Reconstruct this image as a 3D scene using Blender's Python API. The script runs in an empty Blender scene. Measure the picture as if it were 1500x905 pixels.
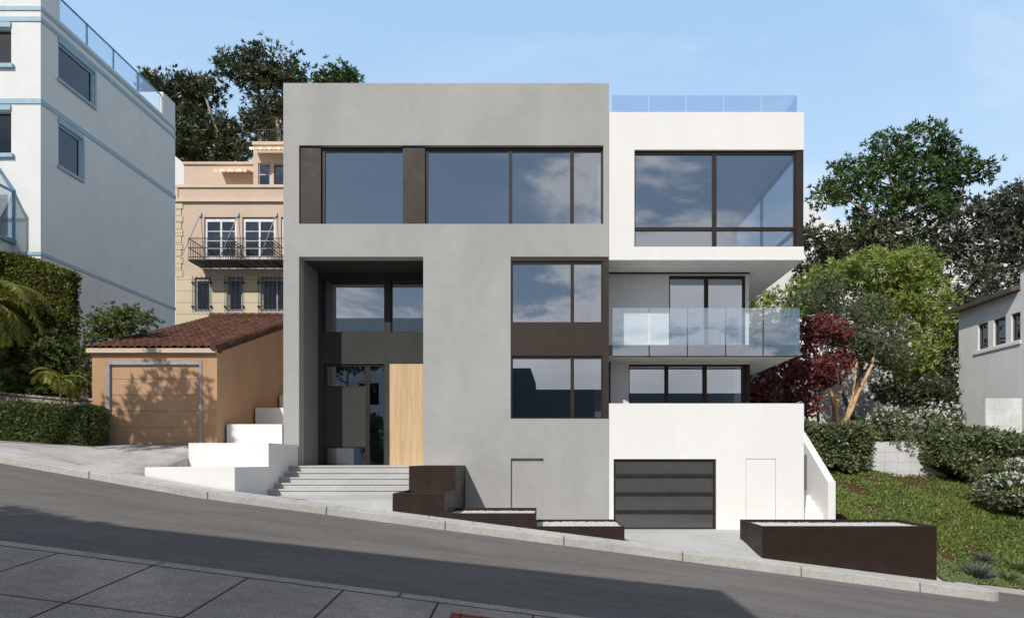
import bpy, math, random
import numpy as np
from mathutils import Vector
random.seed(7); RNG = np.random.default_rng(11)
C = bpy.context.scene.collection
sc = bpy.context.scene
R = math.radians
# ------------------------------------------------------------------ camera
EYE = 1.86; F = 960.0; CX = 797.0; CY = 675.0
cam_d = bpy.data.cameras.new("camera"); cam = bpy.data.objects.new("camera", cam_d); C.objects.link(cam)
cam.location = (0, -20, EYE); cam.rotation_euler = (R(90), 0, 0)
cam_d.sensor_width = 36; cam_d.lens = 36*F/1500
cam_d.shift_x = -(CX-750)/1500; cam_d.shift_y = (CY-452.5)/1500
cam_d.clip_start = .05; cam_d.clip_end = 2000
sc.camera = cam
# ------------------------------------------------------------------ exposure
sc.view_settings.view_transform = 'Standard'; sc.view_settings.look = 'None'
sc.view_settings.gamma = 1; sc.view_settings.use_curve_mapping = False
sc.view_settings.exposure = 0.0
sc.cycles.max_bounces = 10; sc.cycles.transparent_max_bounces = 24; sc.cycles.glossy_bounces = 5
# ------------------------------------------------------------------ sun and sky
L = Vector((.46, 1, -.97)).normalized()
S = -L
sun_d = bpy.data.lights.new("sun", 'SUN'); sun = bpy.data.objects.new("sun", sun_d); C.objects.link(sun)
sun_d.energy = 3.85; sun_d.angle = R(.5); sun_d.color = (1, .95, .88)
sun.rotation_euler = L.to_track_quat('-Z', 'Y').to_euler(); sun.location = (-20, -40, 40)
W = bpy.data.worlds.new("World"); sc.world = W; W.use_nodes = True
wt = W.node_tree; wt.nodes.clear()

class NT:
    """small helper for node graphs"""
    def __init__(s, tree): s.t = tree
    def n(s, typ, **kw):
        nd = s.t.nodes.new(typ)
        for k, v in kw.items(): setattr(nd, k, v)
        return nd
    def l(s, a, b): s.t.links.new(a, b)
    def put(s, inp, v):
        if isinstance(v, bpy.types.NodeSocket): s.l(v, inp)
        else: inp.default_value = v
    def m(s, op, a, b=0.0, c=0.0, clamp=False):
        nd = s.n('ShaderNodeMath', operation=op); nd.use_clamp = clamp
        s.put(nd.inputs[0], a)
        if len(nd.inputs) > 1: s.put(nd.inputs[1], b)
        if len(nd.inputs) > 2: s.put(nd.inputs[2], c)
        return nd.outputs[0]
    def vm(s, op, a, b=(0, 0, 0)):
        nd = s.n('ShaderNodeVectorMath', operation=op); s.put(nd.inputs[0], a); s.put(nd.inputs[1], b)
        return nd.outputs['Value'] if op in ('DOT_PRODUCT', 'LENGTH') else nd.outputs[0]
    def ramp(s, f, a, b, to0=0.0, to1=1.0, smooth=True):
        nd = s.n('ShaderNodeMapRange'); nd.interpolation_type = 'SMOOTHSTEP' if smooth else 'LINEAR'
        s.put(nd.inputs[0], f)
        for i, v in enumerate((a, b, to0, to1)): s.put(nd.inputs[i+1], v)
        return nd.outputs[0]
    def mix(s, f, a, b, mode='MIX'):
        nd = s.n('ShaderNodeMix', data_type='RGBA', blend_type=mode)
        s.put(nd.inputs[0], f); s.put(nd.inputs[6], a if isinstance(a, bpy.types.NodeSocket) else (*a[:3], 1))
        s.put(nd.inputs[7], b if isinstance(b, bpy.types.NodeSocket) else (*b[:3], 1))
        return nd.outputs[2]
    def noise(s, vec, scale, detail=4, rough=.55, dist=0.0, out=0):
        nd = s.n('ShaderNodeTexNoise'); s.put(nd.inputs['Vector'], vec)
        nd.inputs['Scale'].default_value = scale; nd.inputs['Detail'].default_value = detail
        nd.inputs['Roughness'].default_value = rough; nd.inputs['Distortion'].default_value = dist
        return nd.outputs[out]
    def sep(s, v):
        nd = s.n('ShaderNodeSeparateXYZ'); s.l(v, nd.inputs[0]); return nd.outputs
    def comb(s, x, y, z):
        nd = s.n('ShaderNodeCombineXYZ')
        for i, v in enumerate((x, y, z)): s.put(nd.inputs[i], v)
        return nd.outputs[0]

g = NT(wt)
sky = g.n('ShaderNodeTexSky', sky_type='NISHITA'); sky.sun_disc = False
sky.sun_elevation = math.asin(S.z); sky.sun_rotation = math.atan2(S.x, S.y)
sky.air_density = 1.0; sky.dust_density = .6; sky.ozone_density = 1.6
tc = g.n('ShaderNodeTexCoord'); D = g.vm('NORMALIZE', tc.outputs['Generated'])
dx, dy, dz = g.sep(D)
dzc = g.m('MAXIMUM', dz, .0)
# a sheet of fair-weather clouds overhead and behind the street, heaped clouds low down
k = g.m('DIVIDE', 1.0, g.m('ADD', dzc, .22))
pl = g.comb(g.m('MULTIPLY', dx, k), g.m('MULTIPLY', dy, k), 1.9)
hi = g.noise(pl, 1.7, 8, .62, .3)
back = g.ramp(dy, -.15, -.5)                      # the open sky over the far side of the city
hi_m = g.m('MULTIPLY', g.ramp(hi, .50, .60), g.m('MULTIPLY', back, g.ramp(dz, .10, .2)))
hi_m = g.m('MULTIPLY', hi_m, .85)
wis = g.m('MULTIPLY', g.ramp(g.noise(g.vm('MULTIPLY', pl, (1, 2.4, 1)), 1.1, 7, .62, .8), .44, .75), .30)
lowv = g.vm('MULTIPLY', D, (1, 1, 1.9))
lo = g.noise(lowv, 3.1, 8, .56, .15)
base = g.m('SUBTRACT', g.ramp(dy, -.1, .1, .155, .352), g.m('MULTIPLY', g.m('MAXIMUM', g.m('SUBTRACT', dx, .36), 0), .30))
top = g.m('ADD', g.m('MULTIPLY', g.m('SUBTRACT', lo, .5), g.ramp(dy, -.1, .1, .62, .24)), base)
lo_m = g.ramp(g.m('SUBTRACT', top, dz), .0, .018)
front_gate = g.m('MAXIMUM', back, g.m('MULTIPLY', g.ramp(dx, .2, .34), g.ramp(dy, 0, .2)))
lo_m = g.m('MULTIPLY', lo_m, front_gate)
shade = g.ramp(g.noise(g.vm('ADD', lowv, (0, 0, .06)), 3.1, 8, .56, .15), .40, .72, 1.0, .70)
strength = .115
cl = g.mix(0.0, (1, 1, 1), (1, 1, 1)); 
cloud_lo = g.vm('MULTIPLY', g.comb(shade, shade, shade), (8.6, 8.5, 8.5))
skc = sky.outputs[0]
hz = g.mix(g.ramp(dz, .05, .60), (5.3, 6.6, 7.6), (2.95, 4.6, 6.7)); hz = g.mix(g.ramp(dz, .60, .92), hz, (.45, .6, .9)); fb = g.ramp(dy, -.25, .15, .50, 1.36); hz = g.vm('MULTIPLY', hz, g.comb(fb, fb, fb))   # added sky gradient: front brightened, zenith and back dimmed to deepen the road shade
skc = g.mix(.80, skc, hz)
skc = g.mix(wis, skc, (8.2, 8.8, 9.4))
skc = g.mix(hi_m, skc, (8.2, 7.9, 7.8))
skc = g.mix(lo_m, skc, cloud_lo)
bg = g.n('ShaderNodeBackground'); g.l(skc, bg.inputs[0]); bg.inputs[1].default_value = strength
wo = g.n('ShaderNodeOutputWorld'); g.l(bg.outputs[0], wo.inputs[0])

# ================================================================== helpers
def PX(px, d): return (px-CX)*d/F          # pixel column of the survey drawing at distance d -> X in metres
def PZ(py, d=20.0): return EYE+(CY-py)*d/F # pixel row at distance d -> height in metres
def Y(d): return d-20.0

class MB:
    def __init__(s): s.v = []; s.f = []
    def quad(s, a, b, c, d):
        i = len(s.v); s.v += [tuple(a), tuple(b), tuple(c), tuple(d)]; s.f.append((i, i+1, i+2, i+3)); return s
    def poly(s, pts):
        i = len(s.v); s.v += [tuple(p) for p in pts]; s.f.append(tuple(range(i, i+len(pts)))); return s
    def hexa(s, b, t):
        """b: four bottom corners counter-clockwise, t: four top corners"""
        i = len(s.v); s.v += [tuple(p) for p in b]+[tuple(p) for p in t]
        s.f += [(i+3, i+2, i+1, i), (i+4, i+5, i+6, i+7)]
        for k in range(4):
            j = (k+1) % 4; s.f.append((i+k, i+j, i+4+j, i+4+k))
        return s
    def box(s, x0, x1, y0, y1, z0, z1):
        if x0 > x1: x0, x1 = x1, x0
        if y0 > y1: y0, y1 = y1, y0
        if z0 > z1: z0, z1 = z1, z0
        return s.hexa([(x0, y0, z0), (x1, y0, z0), (x1, y1, z0), (x0, y1, z0)],
                      [(x0, y0, z1), (x1, y0, z1), (x1, y1, z1), (x0, y1, z1)])
    def prism(s, pts, y0, y1, axis='y'):
        """polygon in XZ (axis y) or in YZ (axis x) or XY (axis z) pushed along the axis"""
        def P(p, q): return {'y': (p[0], q, p[1]), 'x': (q, p[0], p[1]), 'z': (p[0], p[1], q)}[axis]
        i = len(s.v); n = len(pts)
        s.v += [P(p, y0) for p in pts]+[P(p, y1) for p in pts]
        s.f += [tuple(range(i, i+n)), tuple(range(i+2*n-1, i+n-1, -1))]
        for k in range(n):
            j = (k+1) % n; s.f.append((i+j, i+k, i+n+k, i+n+j))
        return s
    def bar(s, a, b, w=.02, h=None):
        a = Vector(a); b = Vector(b); h = h or w; t = (b-a).normalized()
        u = t.cross(Vector((0, 0, 1)));
        if u.length < 1e-3: u = Vector((1, 0, 0))
        u.normalize(); v = u.cross(t).normalized(); u *= w/2; v *= h/2
        return s.hexa([a-u-v, a+u-v, b+u-v, b-u-v], [a-u+v, a+u+v, b+u+v, b-u+v])
    def tube(s, pts, rad, n=7):
        pts = [Vector(p) for p in pts]; base = len(s.v)
        for k, p in enumerate(pts):
            t = (pts[min(k+1, len(pts)-1)]-pts[max(k-1, 0)]).normalized()
            u = t.cross(Vector((.3, 1, .2))).normalized(); v = t.cross(u)
            r = rad[k] if isinstance(rad, (list, tuple)) else rad
            for q in range(n):
                a = 2*math.pi*q/n; s.v.append(tuple(p+u*math.cos(a)*r+v*math.sin(a)*r))
        for k in range(len(pts)-1):
            for q in range(n):
                a = base+k*n+q; b = base+k*n+(q+1) % n; s.f.append((a, b, b+n, a+n))
        s.f.append(tuple(base+q for q in range(n))[::-1]); e = base+(len(pts)-1)*n
        s.f.append(tuple(e+q for q in range(n)))
        return s
    def holes(s, u0, u1, z0, z1, hs, a0, a1, axis='y'):
        """flat wall u0..u1 x z0..z1 with rectangular holes (u0,u1,z0,z1), between a0 and a1 along the axis"""
        us = sorted(set([u0, u1]+[min(max(h[i], u0), u1) for h in hs for i in (0, 1)]))
        zs = sorted(set([z0, z1]+[min(max(h[i], z0), z1) for h in hs for i in (2, 3)]))
        def solid(i, j):
            if i < 0 or j < 0 or i >= len(us)-1 or j >= len(zs)-1: return False
            u = (us[i]+us[i+1])/2; z = (zs[j]+zs[j+1])/2
            return not any(h[0] < u < h[1] and h[2] < z < h[3] for h in hs)
        def P(u, a, z): return (u, a, z) if axis == 'y' else (a, u, z)
        for i in range(len(us)-1):
            for j in range(len(zs)-1):
                if not solid(i, j): continue
                A, B, c, d = us[i], us[i+1], zs[j], zs[j+1]
                s.quad(P(A, a0, c), P(B, a0, c), P(B, a0, d), P(A, a0, d))
                s.quad(P(B, a1, c), P(A, a1, c), P(A, a1, d), P(B, a1, d))
                if not solid(i-1, j): s.quad(P(A, a1, c), P(A, a0, c), P(A, a0, d), P(A, a1, d))
                if not solid(i+1, j): s.quad(P(B, a0, c), P(B, a1, c), P(B, a1, d), P(B, a0, d))
                if not solid(i, j-1): s.quad(P(A, a1, c), P(B, a1, c), P(B, a0, c), P(A, a0, c))
                if not solid(i, j+1): s.quad(P(A, a0, d), P(B, a0, d), P(B, a1, d), P(A, a1, d))
        return s

WL = {}
def wloc(o): return WL.get(o.name, Vector((0, 0, 0)))
def tag(o, label=None, cat=None, group=None, kind=None):
    if label: o['label'] = label
    if cat: o['category'] = cat
    if group: o['group'] = group
    if kind: o['kind'] = kind
    return o
def thing(name, label, cat, loc=(0, 0, 0), group=None):
    o = bpy.data.objects.new(name, None); C.objects.link(o); o.location = loc; o.empty_display_size = .3
    WL[o.name] = Vector(loc); return tag(o, label, cat, group)
def obj(name, mb, mat, parent=None, smooth=False, label=None):
    if isinstance(mb, MB): v = np.array(mb.v, dtype=float); f = mb.f
    else: v, f = mb; v = np.asarray(v, dtype=float)
    lo = v.min(0); hi_ = v.max(0); c = Vector(((lo[0]+hi_[0])/2, (lo[1]+hi_[1])/2, lo[2]))
    me = bpy.data.meshes.new(name); vv = v-np.array(c)
    if isinstance(f, np.ndarray):
        me.vertices.add(len(vv)); me.vertices.foreach_set('co', vv.ravel())
        n = len(f); me.loops.add(n*4); me.polygons.add(n)
        me.loops.foreach_set('vertex_index', f.ravel().astype(np.int32))
        me.polygons.foreach_set('loop_start', np.arange(0, n*4, 4, dtype=np.int32))
        me.update(calc_edges=True)
    else: me.from_pydata([tuple(p) for p in vv], [], f); me.update()
    me.materials.append(mat)
    if smooth: me.polygons.foreach_set('use_smooth', [True]*len(me.polygons))
    o = bpy.data.objects.new(name, me); C.objects.link(o)
    WL[o.name] = c
    if parent: o.parent = parent; o.location = c-wloc(parent)
    else: o.location = c
    if label: o['label'] = label
    return o
def bev(o, w=.01, seg=2):
    m = o.modifiers.new('bevel', 'BEVEL'); m.width = w; m.segments = seg; m.limit_method = 'ANGLE'; m.angle_limit = R(50); return o
def struct(name, mb, mat, kind='structure', **k): return tag(obj(name, mb, mat, **k), kind=kind)

# ================================================================== materials
def newmat(name):
    m = bpy.data.materials.new(name); m.use_nodes = True; m.node_tree.nodes.clear()
    q = NT(m.node_tree); out = q.n('ShaderNodeOutputMaterial'); pos = q.n('ShaderNodeNewGeometry').outputs['Position']
    return m, q, out, pos
def principled(q, out, col, rough=.7, metal=0.0, bump=None, bstr=.3, bdist=.01, spec=.5, coat=0):
    p = q.n('ShaderNodeBsdfPrincipled'); q.put(p.inputs['Base Color'], col if isinstance(col, bpy.types.NodeSocket) else (*col, 1))
    q.put(p.inputs['Roughness'], rough); p.inputs['Metallic'].default_value = metal; p.inputs['Specular IOR Level'].default_value = spec
    p.inputs['Coat Weight'].default_value = coat
    if bump is not None:
        b = q.n('ShaderNodeBump'); b.inputs['Strength'].default_value = bstr; b.inputs['Distance'].default_value = bdist
        q.l(bump, b.inputs['Height']); q.l(b.outputs[0], p.inputs['Normal'])
    if out: q.l(p.outputs[0], out.inputs[0])
    return p
def plaster(name, col, var=.12, scale=.8, fine=60, bstr=.25, rough=.85, stain=.0, speck=0.0):
    m, q, out, pos = newmat(name)
    a = q.noise(q.vm('MULTIPLY', pos, (1, 1, .6)), scale, 6, .6, .5); b = q.noise(pos, scale*5, 4, .6); f = q.noise(pos, fine, 3, .6)
    t = q.ramp(a, .3, .72, 1-var, 1+var*.75)
    t = q.m('MULTIPLY', t, q.ramp(b, .3, .7, 1-var*.35, 1+var*.35)); t = q.m('MULTIPLY', t, q.ramp(f, .3, .7, .975, 1.025))
    if stain:
        st = q.noise(q.vm('MULTIPLY', pos, (2.2, 2.2, .18)), 1.4, 5, .65)
        t = q.m('MULTIPLY', t, q.ramp(st, .5, .8, 1, 1-stain))
    if speck:
        sp = q.noise(pos, 23, 2, .5); t = q.m('MULTIPLY', t, q.ramp(sp, .66, .74, 1, 1-speck))
    c = q.vm('MULTIPLY', q.comb(t, t, t), col)
    h = q.m('ADD', f, q.m('MULTIPLY', b, .7))
    principled(q, out, c, rough, bump=h, bstr=bstr, bdist=.006, spec=.3)
    return m
def grid_lines(q, pos, specs):
    """specs: list of (vector, spacing, offset, width): 1 on a joint"""
    tot = None
    for vec, sp, off, w in specs:
        u = q.m('SUBTRACT', q.vm('DOT_PRODUCT', pos, vec), off)
        pp = q.m('PINGPONG', u, sp/2); l = q.ramp(pp, w*.4, w*.75, 1, 0)
        tot = l if tot is None else q.m('MAXIMUM', tot, l)
    return tot
def concrete(name, col, joints=(), jdark=.35, var=.12, speck=.2, bstr=.3, rough=.85, scale=.7, sp_scale=70):
    m, q, out, pos = newmat(name)
    a = q.noise(pos, scale, 6, .62, .4); b = q.noise(pos, 6, 5, .6); f = q.noise(pos, sp_scale, 2, .7)
    t = q.ramp(a, .3, .7, 1-var, 1+var); t = q.m('MULTIPLY', t, q.ramp(b, .3, .7, 1-var*.5, 1+var*.5))
    t = q.m('MULTIPLY', t, q.ramp(f, .3, .72, 1-speck, 1+speck)); h = q.m('ADD', f, q.m('MULTIPLY', b, .6))
    if joints:
        j = grid_lines(q, pos, joints); t = q.m('MULTIPLY', t, q.m('SUBTRACT', 1, q.m('MULTIPLY', j, 1-jdark)))
        h = q.m('SUBTRACT', h, q.m('MULTIPLY', j, 1.5))
    c = q.vm('MULTIPLY', q.comb(t, t, t), col)
    principled(q, out, c, rough, bump=h, bstr=bstr, bdist=.006, spec=.3)
    return m
def painted(name, col, rough=.45, metal=0, var=.08, spec=.5, scale=3):
    m, q, out, pos = newmat(name); a = q.noise(pos, scale, 4, .6); t = q.ramp(a, .3, .7, 1-var, 1+var)
    f = q.noise(q.vm('MULTIPLY', pos, (1, 1, .15)), 30, 3, .6); t = q.m('MULTIPLY', t, q.ramp(f, .3, .7, 1-var*.5, 1+var*.5))
    principled(q, out, q.vm('MULTIPLY', q.comb(t, t, t), col), q.ramp(a, .3, .7, rough-.07, rough+.07), metal, bump=f, bstr=.04, spec=spec)
    return m
def glass(name, refl=.42, tint=(.55, .62, .68), gloss=(.86, .92, 1.0), wob=.0):
    m, q, out, pos = newmat(name)
    tr = q.n('ShaderNodeBsdfTransparent'); tr.inputs[0].default_value = (*tint, 1)
    gl = q.n('ShaderNodeBsdfGlossy'); gl.inputs['Color'].default_value = (*gloss, 1); gl.inputs['Roughness'].default_value = 0.0
    if wob:
        b = q.n('ShaderNodeBump'); b.inputs['Strength'].default_value = wob; b.inputs['Distance'].default_value = .004
        q.l(q.noise(pos, 1.1, 1, .5), b.inputs['Height']); q.l(b.outputs[0], gl.inputs['Normal'])
    lw = q.n('ShaderNodeLayerWeight'); lw.inputs[0].default_value = .5
    f = q.m('ADD', refl, q.m('MULTIPLY', q.m('POWER', lw.outputs['Facing'], 5.0), 1-refl), clamp=True)
    mx = q.n('ShaderNodeMixShader'); q.l(f, mx.inputs[0]); q.l(tr.outputs[0], mx.inputs[1]); q.l(gl.outputs[0], mx.inputs[2]); q.l(mx.outputs[0], out.inputs[0])
    return m
def foliage(name, c1, c2, c3=None, f3=.0, trans=.35, rough=.5):
    m, q, out, pos = newmat(name)
    rnd = q.n('ShaderNodeNewGeometry').outputs['Random Per Island']
    big = q.noise(pos, .9, 3, .5); t = q.m('ADD', q.m('MULTIPLY', rnd, .65), q.m('MULTIPLY', q.ramp(big, .35, .65), .35))
    c = q.mix(t, c1, c2)
    if c3: c = q.mix(q.ramp(q.m('FRACT', q.m('MULTIPLY', rnd, 17.3)), 1-f3, 1-f3+.01), c, c3)
    p = principled(q, None, c, rough, spec=.35)
    tl = q.n('ShaderNodeBsdfTranslucent'); q.l(c, tl.inputs[0])
    mx = q.n('ShaderNodeMixShader'); mx.inputs[0].default_value = trans; q.l(p.outputs[0], mx.inputs[1]); q.l(tl.outputs[0], mx.inputs[2]); q.l(mx.outputs[0], out.inputs[0])
    return m
def bark(name, c1, c2):
    m, q, out, pos = newmat(name)
    a = q.noise(q.vm('MULTIPLY', pos, (1, 1, .25)), 9, 5, .65); c = q.mix(q.ramp(a, .35, .65), c1, c2)
    principled(q, out, c, .9, bump=a, bstr=.6, bdist=.02, spec=.2); return m

M = {}
M['grey'] = plaster('grey_plaster', (.385, .380, .368), .075, .55, 90, .12, stain=.03)
M['white'] = plaster('white_plaster', (.80, .79, .77), .025, .8, 60, .12)
M['soffit'] = plaster('soffit_plaster', (.78, .77, .74), .10, .8, 60, .1)
M['warmwhite'] = plaster('terrace_plaster', (.76, .76, .76), .06, .9, 60, .1)
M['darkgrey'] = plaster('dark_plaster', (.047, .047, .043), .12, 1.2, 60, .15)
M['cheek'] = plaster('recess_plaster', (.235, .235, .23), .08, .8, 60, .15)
M['brown'] = painted('bronze_metal', (.026, .0195, .016), .5, .0, spec=.3)
M['brownpanel'] = painted('bronze_panel', (.037, .0265, .0205), .55, .0, spec=.3)
M['planter'] = painted('planter_steel', (.024, .0135, .0095), .5, .0, spec=.3)
M['black'] = painted('black_frame', (.018, .017, .016), .5)
M['glass'] = glass('window_glass', .30, (.88, .91, .94))
M['oldglass'] = glass('old_window_glass', .14, (.30, .34, .40))
M['rail'] = glass('rail_glass', .23, (.84, .89, .93), (.86, .93, 1.0))
M['railroof'] = glass('roof_rail_glass', .05, (.87, .90, .95), (.86, .93, 1.0))
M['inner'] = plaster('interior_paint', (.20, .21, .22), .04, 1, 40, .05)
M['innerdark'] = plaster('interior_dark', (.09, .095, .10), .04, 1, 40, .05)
M['floor'] = painted('interior_floor', (.12, .10, .08), .5)
M['frost'] = painted('smoked_glass', (.072, .072, .072), .2, 0, .0, 1.0)
M['concl'] = concrete('light_concrete', (.51, .51, .50), (), var=.09, speck=.08)
M['steps'] = concrete('step_concrete', (.50, .50, .49), (), var=.07, speck=.06)
M['gravel'] = concrete('gravel', (.62, .62, .62), (), var=.05, speck=.55, sp_scale=45, bstr=.9)
M['blockwall'] = concrete('block_wall', (.60, .60, .585), (((1, 0, 0), .476, .1, .016), ((0, 0, 1), .36, .02, .014)), jdark=.72, var=.08, speck=.05)
M['blockwall2'] = concrete('tiled_wall', (.62, .62, .61), (((1, 0, 0), .62, .1, .016), ((0, 0, 1), .62, .02, .016)), jdark=.8, var=.10, speck=.05)
M['kerb'] = concrete('kerb_stone', (.46, .45, .42), (((1, 0, 0), 2.7, .45, .03),), jdark=.35, var=.12, speck=.17, bstr=.4, sp_scale=45)
M['nearkerb'] = concrete('near_kerb_stone', (.42, .375, .32), (((1, 0, 0), 2.7, -1.62, .025),), jdark=.3, var=.14, speck=.35, bstr=.6, sp_scale=40)
M['pave'] = concrete('far_paving', (.56, .55, .53), (((1, .14, 0), 1.05, -.2, .02),), jdark=.5, var=.12, speck=.14, sp_scale=40)
M['nearpave'] = concrete('near_paving', (.43, .35, .30), (((1, 0, 0), 1.05, -4.32, .022), ((0, 1, 0), 3.2, -14.08, .02)), jdark=.12, var=.17, speck=.28, sp_scale=55)
M['drive'] = concrete('driveway_concrete', (.47, .45, .44), (((.35, 1, 0), 2.6, -2.9, .022),), jdark=.35, var=.16, speck=.18, sp_scale=40)
M['tan'] = plaster('tan_stucco', (.60, .465, .37), .05, .9, 30, .3, speck=.12)
M['tangar'] = plaster('garage_stucco', (.47, .285, .165), .07, .9, 30, .35, speck=.15)
M['tandoor'] = plaster('garage_door_paint', (.47, .295, .18), .05, .9, 30, .2, speck=.3)
M['cream'] = plaster('cream_stucco', (.66, .55, .41), .04, .9, 30, .2)
M['creamlow'] = concrete('cream_coursed', (.62, .53, .38), (((0, 0, 1), .67, .30, .04),), jdark=.6, var=.04, speck=.03)
M['blueb'] = plaster('pale_stucco', (.75, .765, .76), .05, .5, 25, .5, speck=.06)
M['bluetrim'] = painted('blue_trim', (.30, .45, .55), .5)
M['bluedark'] = painted('blue_frame', (.12, .25, .38), .45)
M['pvc'] = painted('white_frame', (.75, .76, .78), .4)
M['iron'] = painted('black_iron', (.012, .012, .014), .5, .3)
M['steelgrey'] = painted('grey_metal', (.35, .36, .4), .4, .3)
M['rwhite'] = plaster('white_house_stucco', (.74, .74, .74), .05, .9, 30, .3)
M['roofbrown'] = painted('eave_brown', (.10, .075, .065), .6)
M['aglass'] = glass('dark_window', .10, (.10, .11, .12))
M['pale'] = plaster('opposite_stucco', (.50, .51, .54), .05, .9, 30, .2)
M['slate'] = plaster('slate_cladding', (.10, .12, .13), .08, .9, 30, .2)
def mk_asphalt():
    m, q, out, pos = newmat('asphalt')
    along = q.vm('MULTIPLY', pos, (.35, 1.6, 1)); a = q.noise(along, 1.0, 6, .6, .4); b = q.noise(pos, 5, 5, .65); f = q.noise(pos, 42, 3, .8)
    sp = q.noise(pos, 26, 2, .6)
    t = q.m('MULTIPLY', q.ramp(a, .3, .7, .86, 1.14), q.ramp(b, .3, .7, .93, 1.07)); t = q.m('MULTIPLY', t, q.ramp(f, .34, .66, .70, 1.30))
    t = q.m('MULTIPLY', t, q.ramp(sp, .66, .74, 1.0, 1.35))
    principled(q, out, q.vm('MULTIPLY', q.comb(t, t, t), (.164, .152, .142)), .88, bump=q.m('ADD', f, b), bstr=.5, bdist=.008, spec=.25); return m
M['asphalt'] = mk_asphalt()
def mk_wood():
    m, q, out, pos = newmat('oak_boards')
    v = q.vm('MULTIPLY', pos, (9, 9, .55)); a = q.noise(v, 1.4, 6, .6, .6); b = q.noise(q.vm('MULTIPLY', pos, (60, 60, 1.2)), 1, 4, .6)
    x = q.sep(pos)[0]; bd = q.n('ShaderNodeTexWhiteNoise', noise_dimensions='1D'); q.l(q.m('FLOOR', q.m('DIVIDE', x, .14)), bd.inputs['W'])
    t = q.m('ADD', q.m('MULTIPLY', q.ramp(a, .35, .68), .6), q.m('MULTIPLY', bd.outputs[0], .4)); c = q.mix(t, (.50, .345, .19), (.66, .49, .30))
    c = q.mix(q.m('MULTIPLY', q.ramp(b, .55, .75), .25), c, (.42, .25, .11))
    principled(q, out, c, .5, bump=b, bstr=.08); return m
M['wood'] = mk_wood()
def mk_tile():
    m, q, out, pos = newmat('clay_tile'); x, y, z = q.sep(pos)
    wn = q.n('ShaderNodeTexWhiteNoise', noise_dimensions='2D')
    q.l(q.comb(q.m('FLOOR', q.m('DIVIDE', q.m('ADD', x, 20.0), .21)), q.m('FLOOR', q.m('DIVIDE', q.m('ADD', y, 20.0), .33)), 0), wn.inputs['Vector'])
    a = q.noise(pos, 7, 5, .6); t = q.m('ADD', q.m('MULTIPLY', wn.outputs[0], .6), q.m('MULTIPLY', a, .4))
    c = q.mix(t, (.060, .026, .019), (.17, .075, .050)); principled(q, out, c, .8, bump=a, bstr=.3, bdist=.01, spec=.2); return m
M['tile'] = mk_tile()
def mk_soil(name, c1, c2, sc_=6):
    m, q, out, pos = newmat(name); a = q.noise(pos, sc_, 6, .7); b = q.noise(pos, 30, 3, .7)
    principled(q, out, q.mix(q.ramp(a, .35, .65), c1, c2), .95, bump=q.m('ADD', a, b), bstr=.8, bdist=.04, spec=.1); return m
M['soil'] = mk_soil('soil', (.045, .028, .018), (.10, .06, .035))
M['bank'] = mk_soil('bank_soil', (.030, .040, .014), (.06, .07, .025), 4)
M['soilred'] = mk_soil('mulch_soil', (.07, .038, .025), (.14, .08, .05), 9)
M['hill'] = mk_soil('hill_ground', (.05, .06, .025), (.09, .09, .045), .3)
M['ivybase'] = mk_soil('ivy_base', (.02, .03, .010), (.05, .045, .02), 5)
M['brick'] = concrete('red_brick_paving', (.33, .10, .05), (((1, 0, 0), .22, 0, .02), ((0, 1, 0), .11, 0, .02)), jdark=.3, var=.2, speck=.2)
def mk_stone():
    m, q, out, pos = newmat('rubble_stone'); v = q.n('ShaderNodeTexVoronoi', feature='DISTANCE_TO_EDGE'); q.l(pos, v.inputs['Vector']); v.inputs['Scale'].default_value = 4.5
    n = q.noise(pos, 6, 5, .6); c = q.mix(q.ramp(n, .35, .65), (.22, .18, .14), (.40, .35, .29)); c = q.mix(q.ramp(v.outputs[0], .0, .05), (.10, .085, .07), c)
    principled(q, out, c, .9, bump=q.ramp(v.outputs[0], 0, .12), bstr=.8, bdist=.03); return m
M['stone'] = mk_stone()
def mk_awning():
    m, q, out, pos = newmat('striped_canvas'); x = q.sep(pos)[0]; s_ = q.ramp(q.m('PINGPONG', q.m('ADD', x, 20), .26), .125, .135)
    principled(q, out, q.mix(s_, (.80, .77, .72), (.82, .56, .30)), .8); return m
M['awning'] = mk_awning()
# leaves
M['l_dark'] = foliage('leaf_dark', (.028, .042, .016), (.085, .105, .042), (.20, .21, .11), .10, .2, .35)
M['l_green'] = foliage('leaf_green', (.028, .060, .014), (.085, .145, .035), (.18, .24, .08), .10, .25, .4)
M['l_grey'] = foliage('leaf_greygreen', (.040, .050, .030), (.11, .125, .08), None, 0, .2, .45)
M['l_lime'] = foliage('leaf_lime', (.13, .19, .03), (.36, .43, .10), (.46, .52, .20), .12, .4, .45)
M['l_sage'] = foliage('leaf_sage', (.07, .095, .045), (.19, .22, .12), None, 0, .3, .6)
M['l_red'] = foliage('leaf_red', (.11, .028, .033), (.33, .11, .11), (.38, .12, .04), .10, .35, .45)
M['l_hedge'] = foliage('leaf_hedge', (.06, .09, .03), (.21, .25, .12), (.40, .43, .28), .12, .25, .45)
M['l_box'] = foliage('leaf_clipped', (.055, .09, .022), (.19, .24, .08), None, 0, .3, .45)
M['l_ivy'] = foliage('leaf_ivy', (.07, .10, .016), (.23, .26, .05), (.30, .13, .04), .08, .3, .5)
M['l_ground'] = foliage('leaf_groundcover', (.10, .155, .032), (.28, .34, .09), (.40, .43, .18), .08, .35, .5)
M['l_pale'] = foliage('leaf_palegreen', (.13, .19, .07), (.28, .34, .15), None, 0, .3, .5)
M['l_silver'] = foliage('leaf_silver', (.10, .12, .105), (.22, .25, .20), None, 0, .25, .5)
M['l_palm'] = foliage('leaf_palm', (.10, .14, .02), (.30, .32, .06), (.50, .38, .08), .15, .3, .4)
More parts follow.
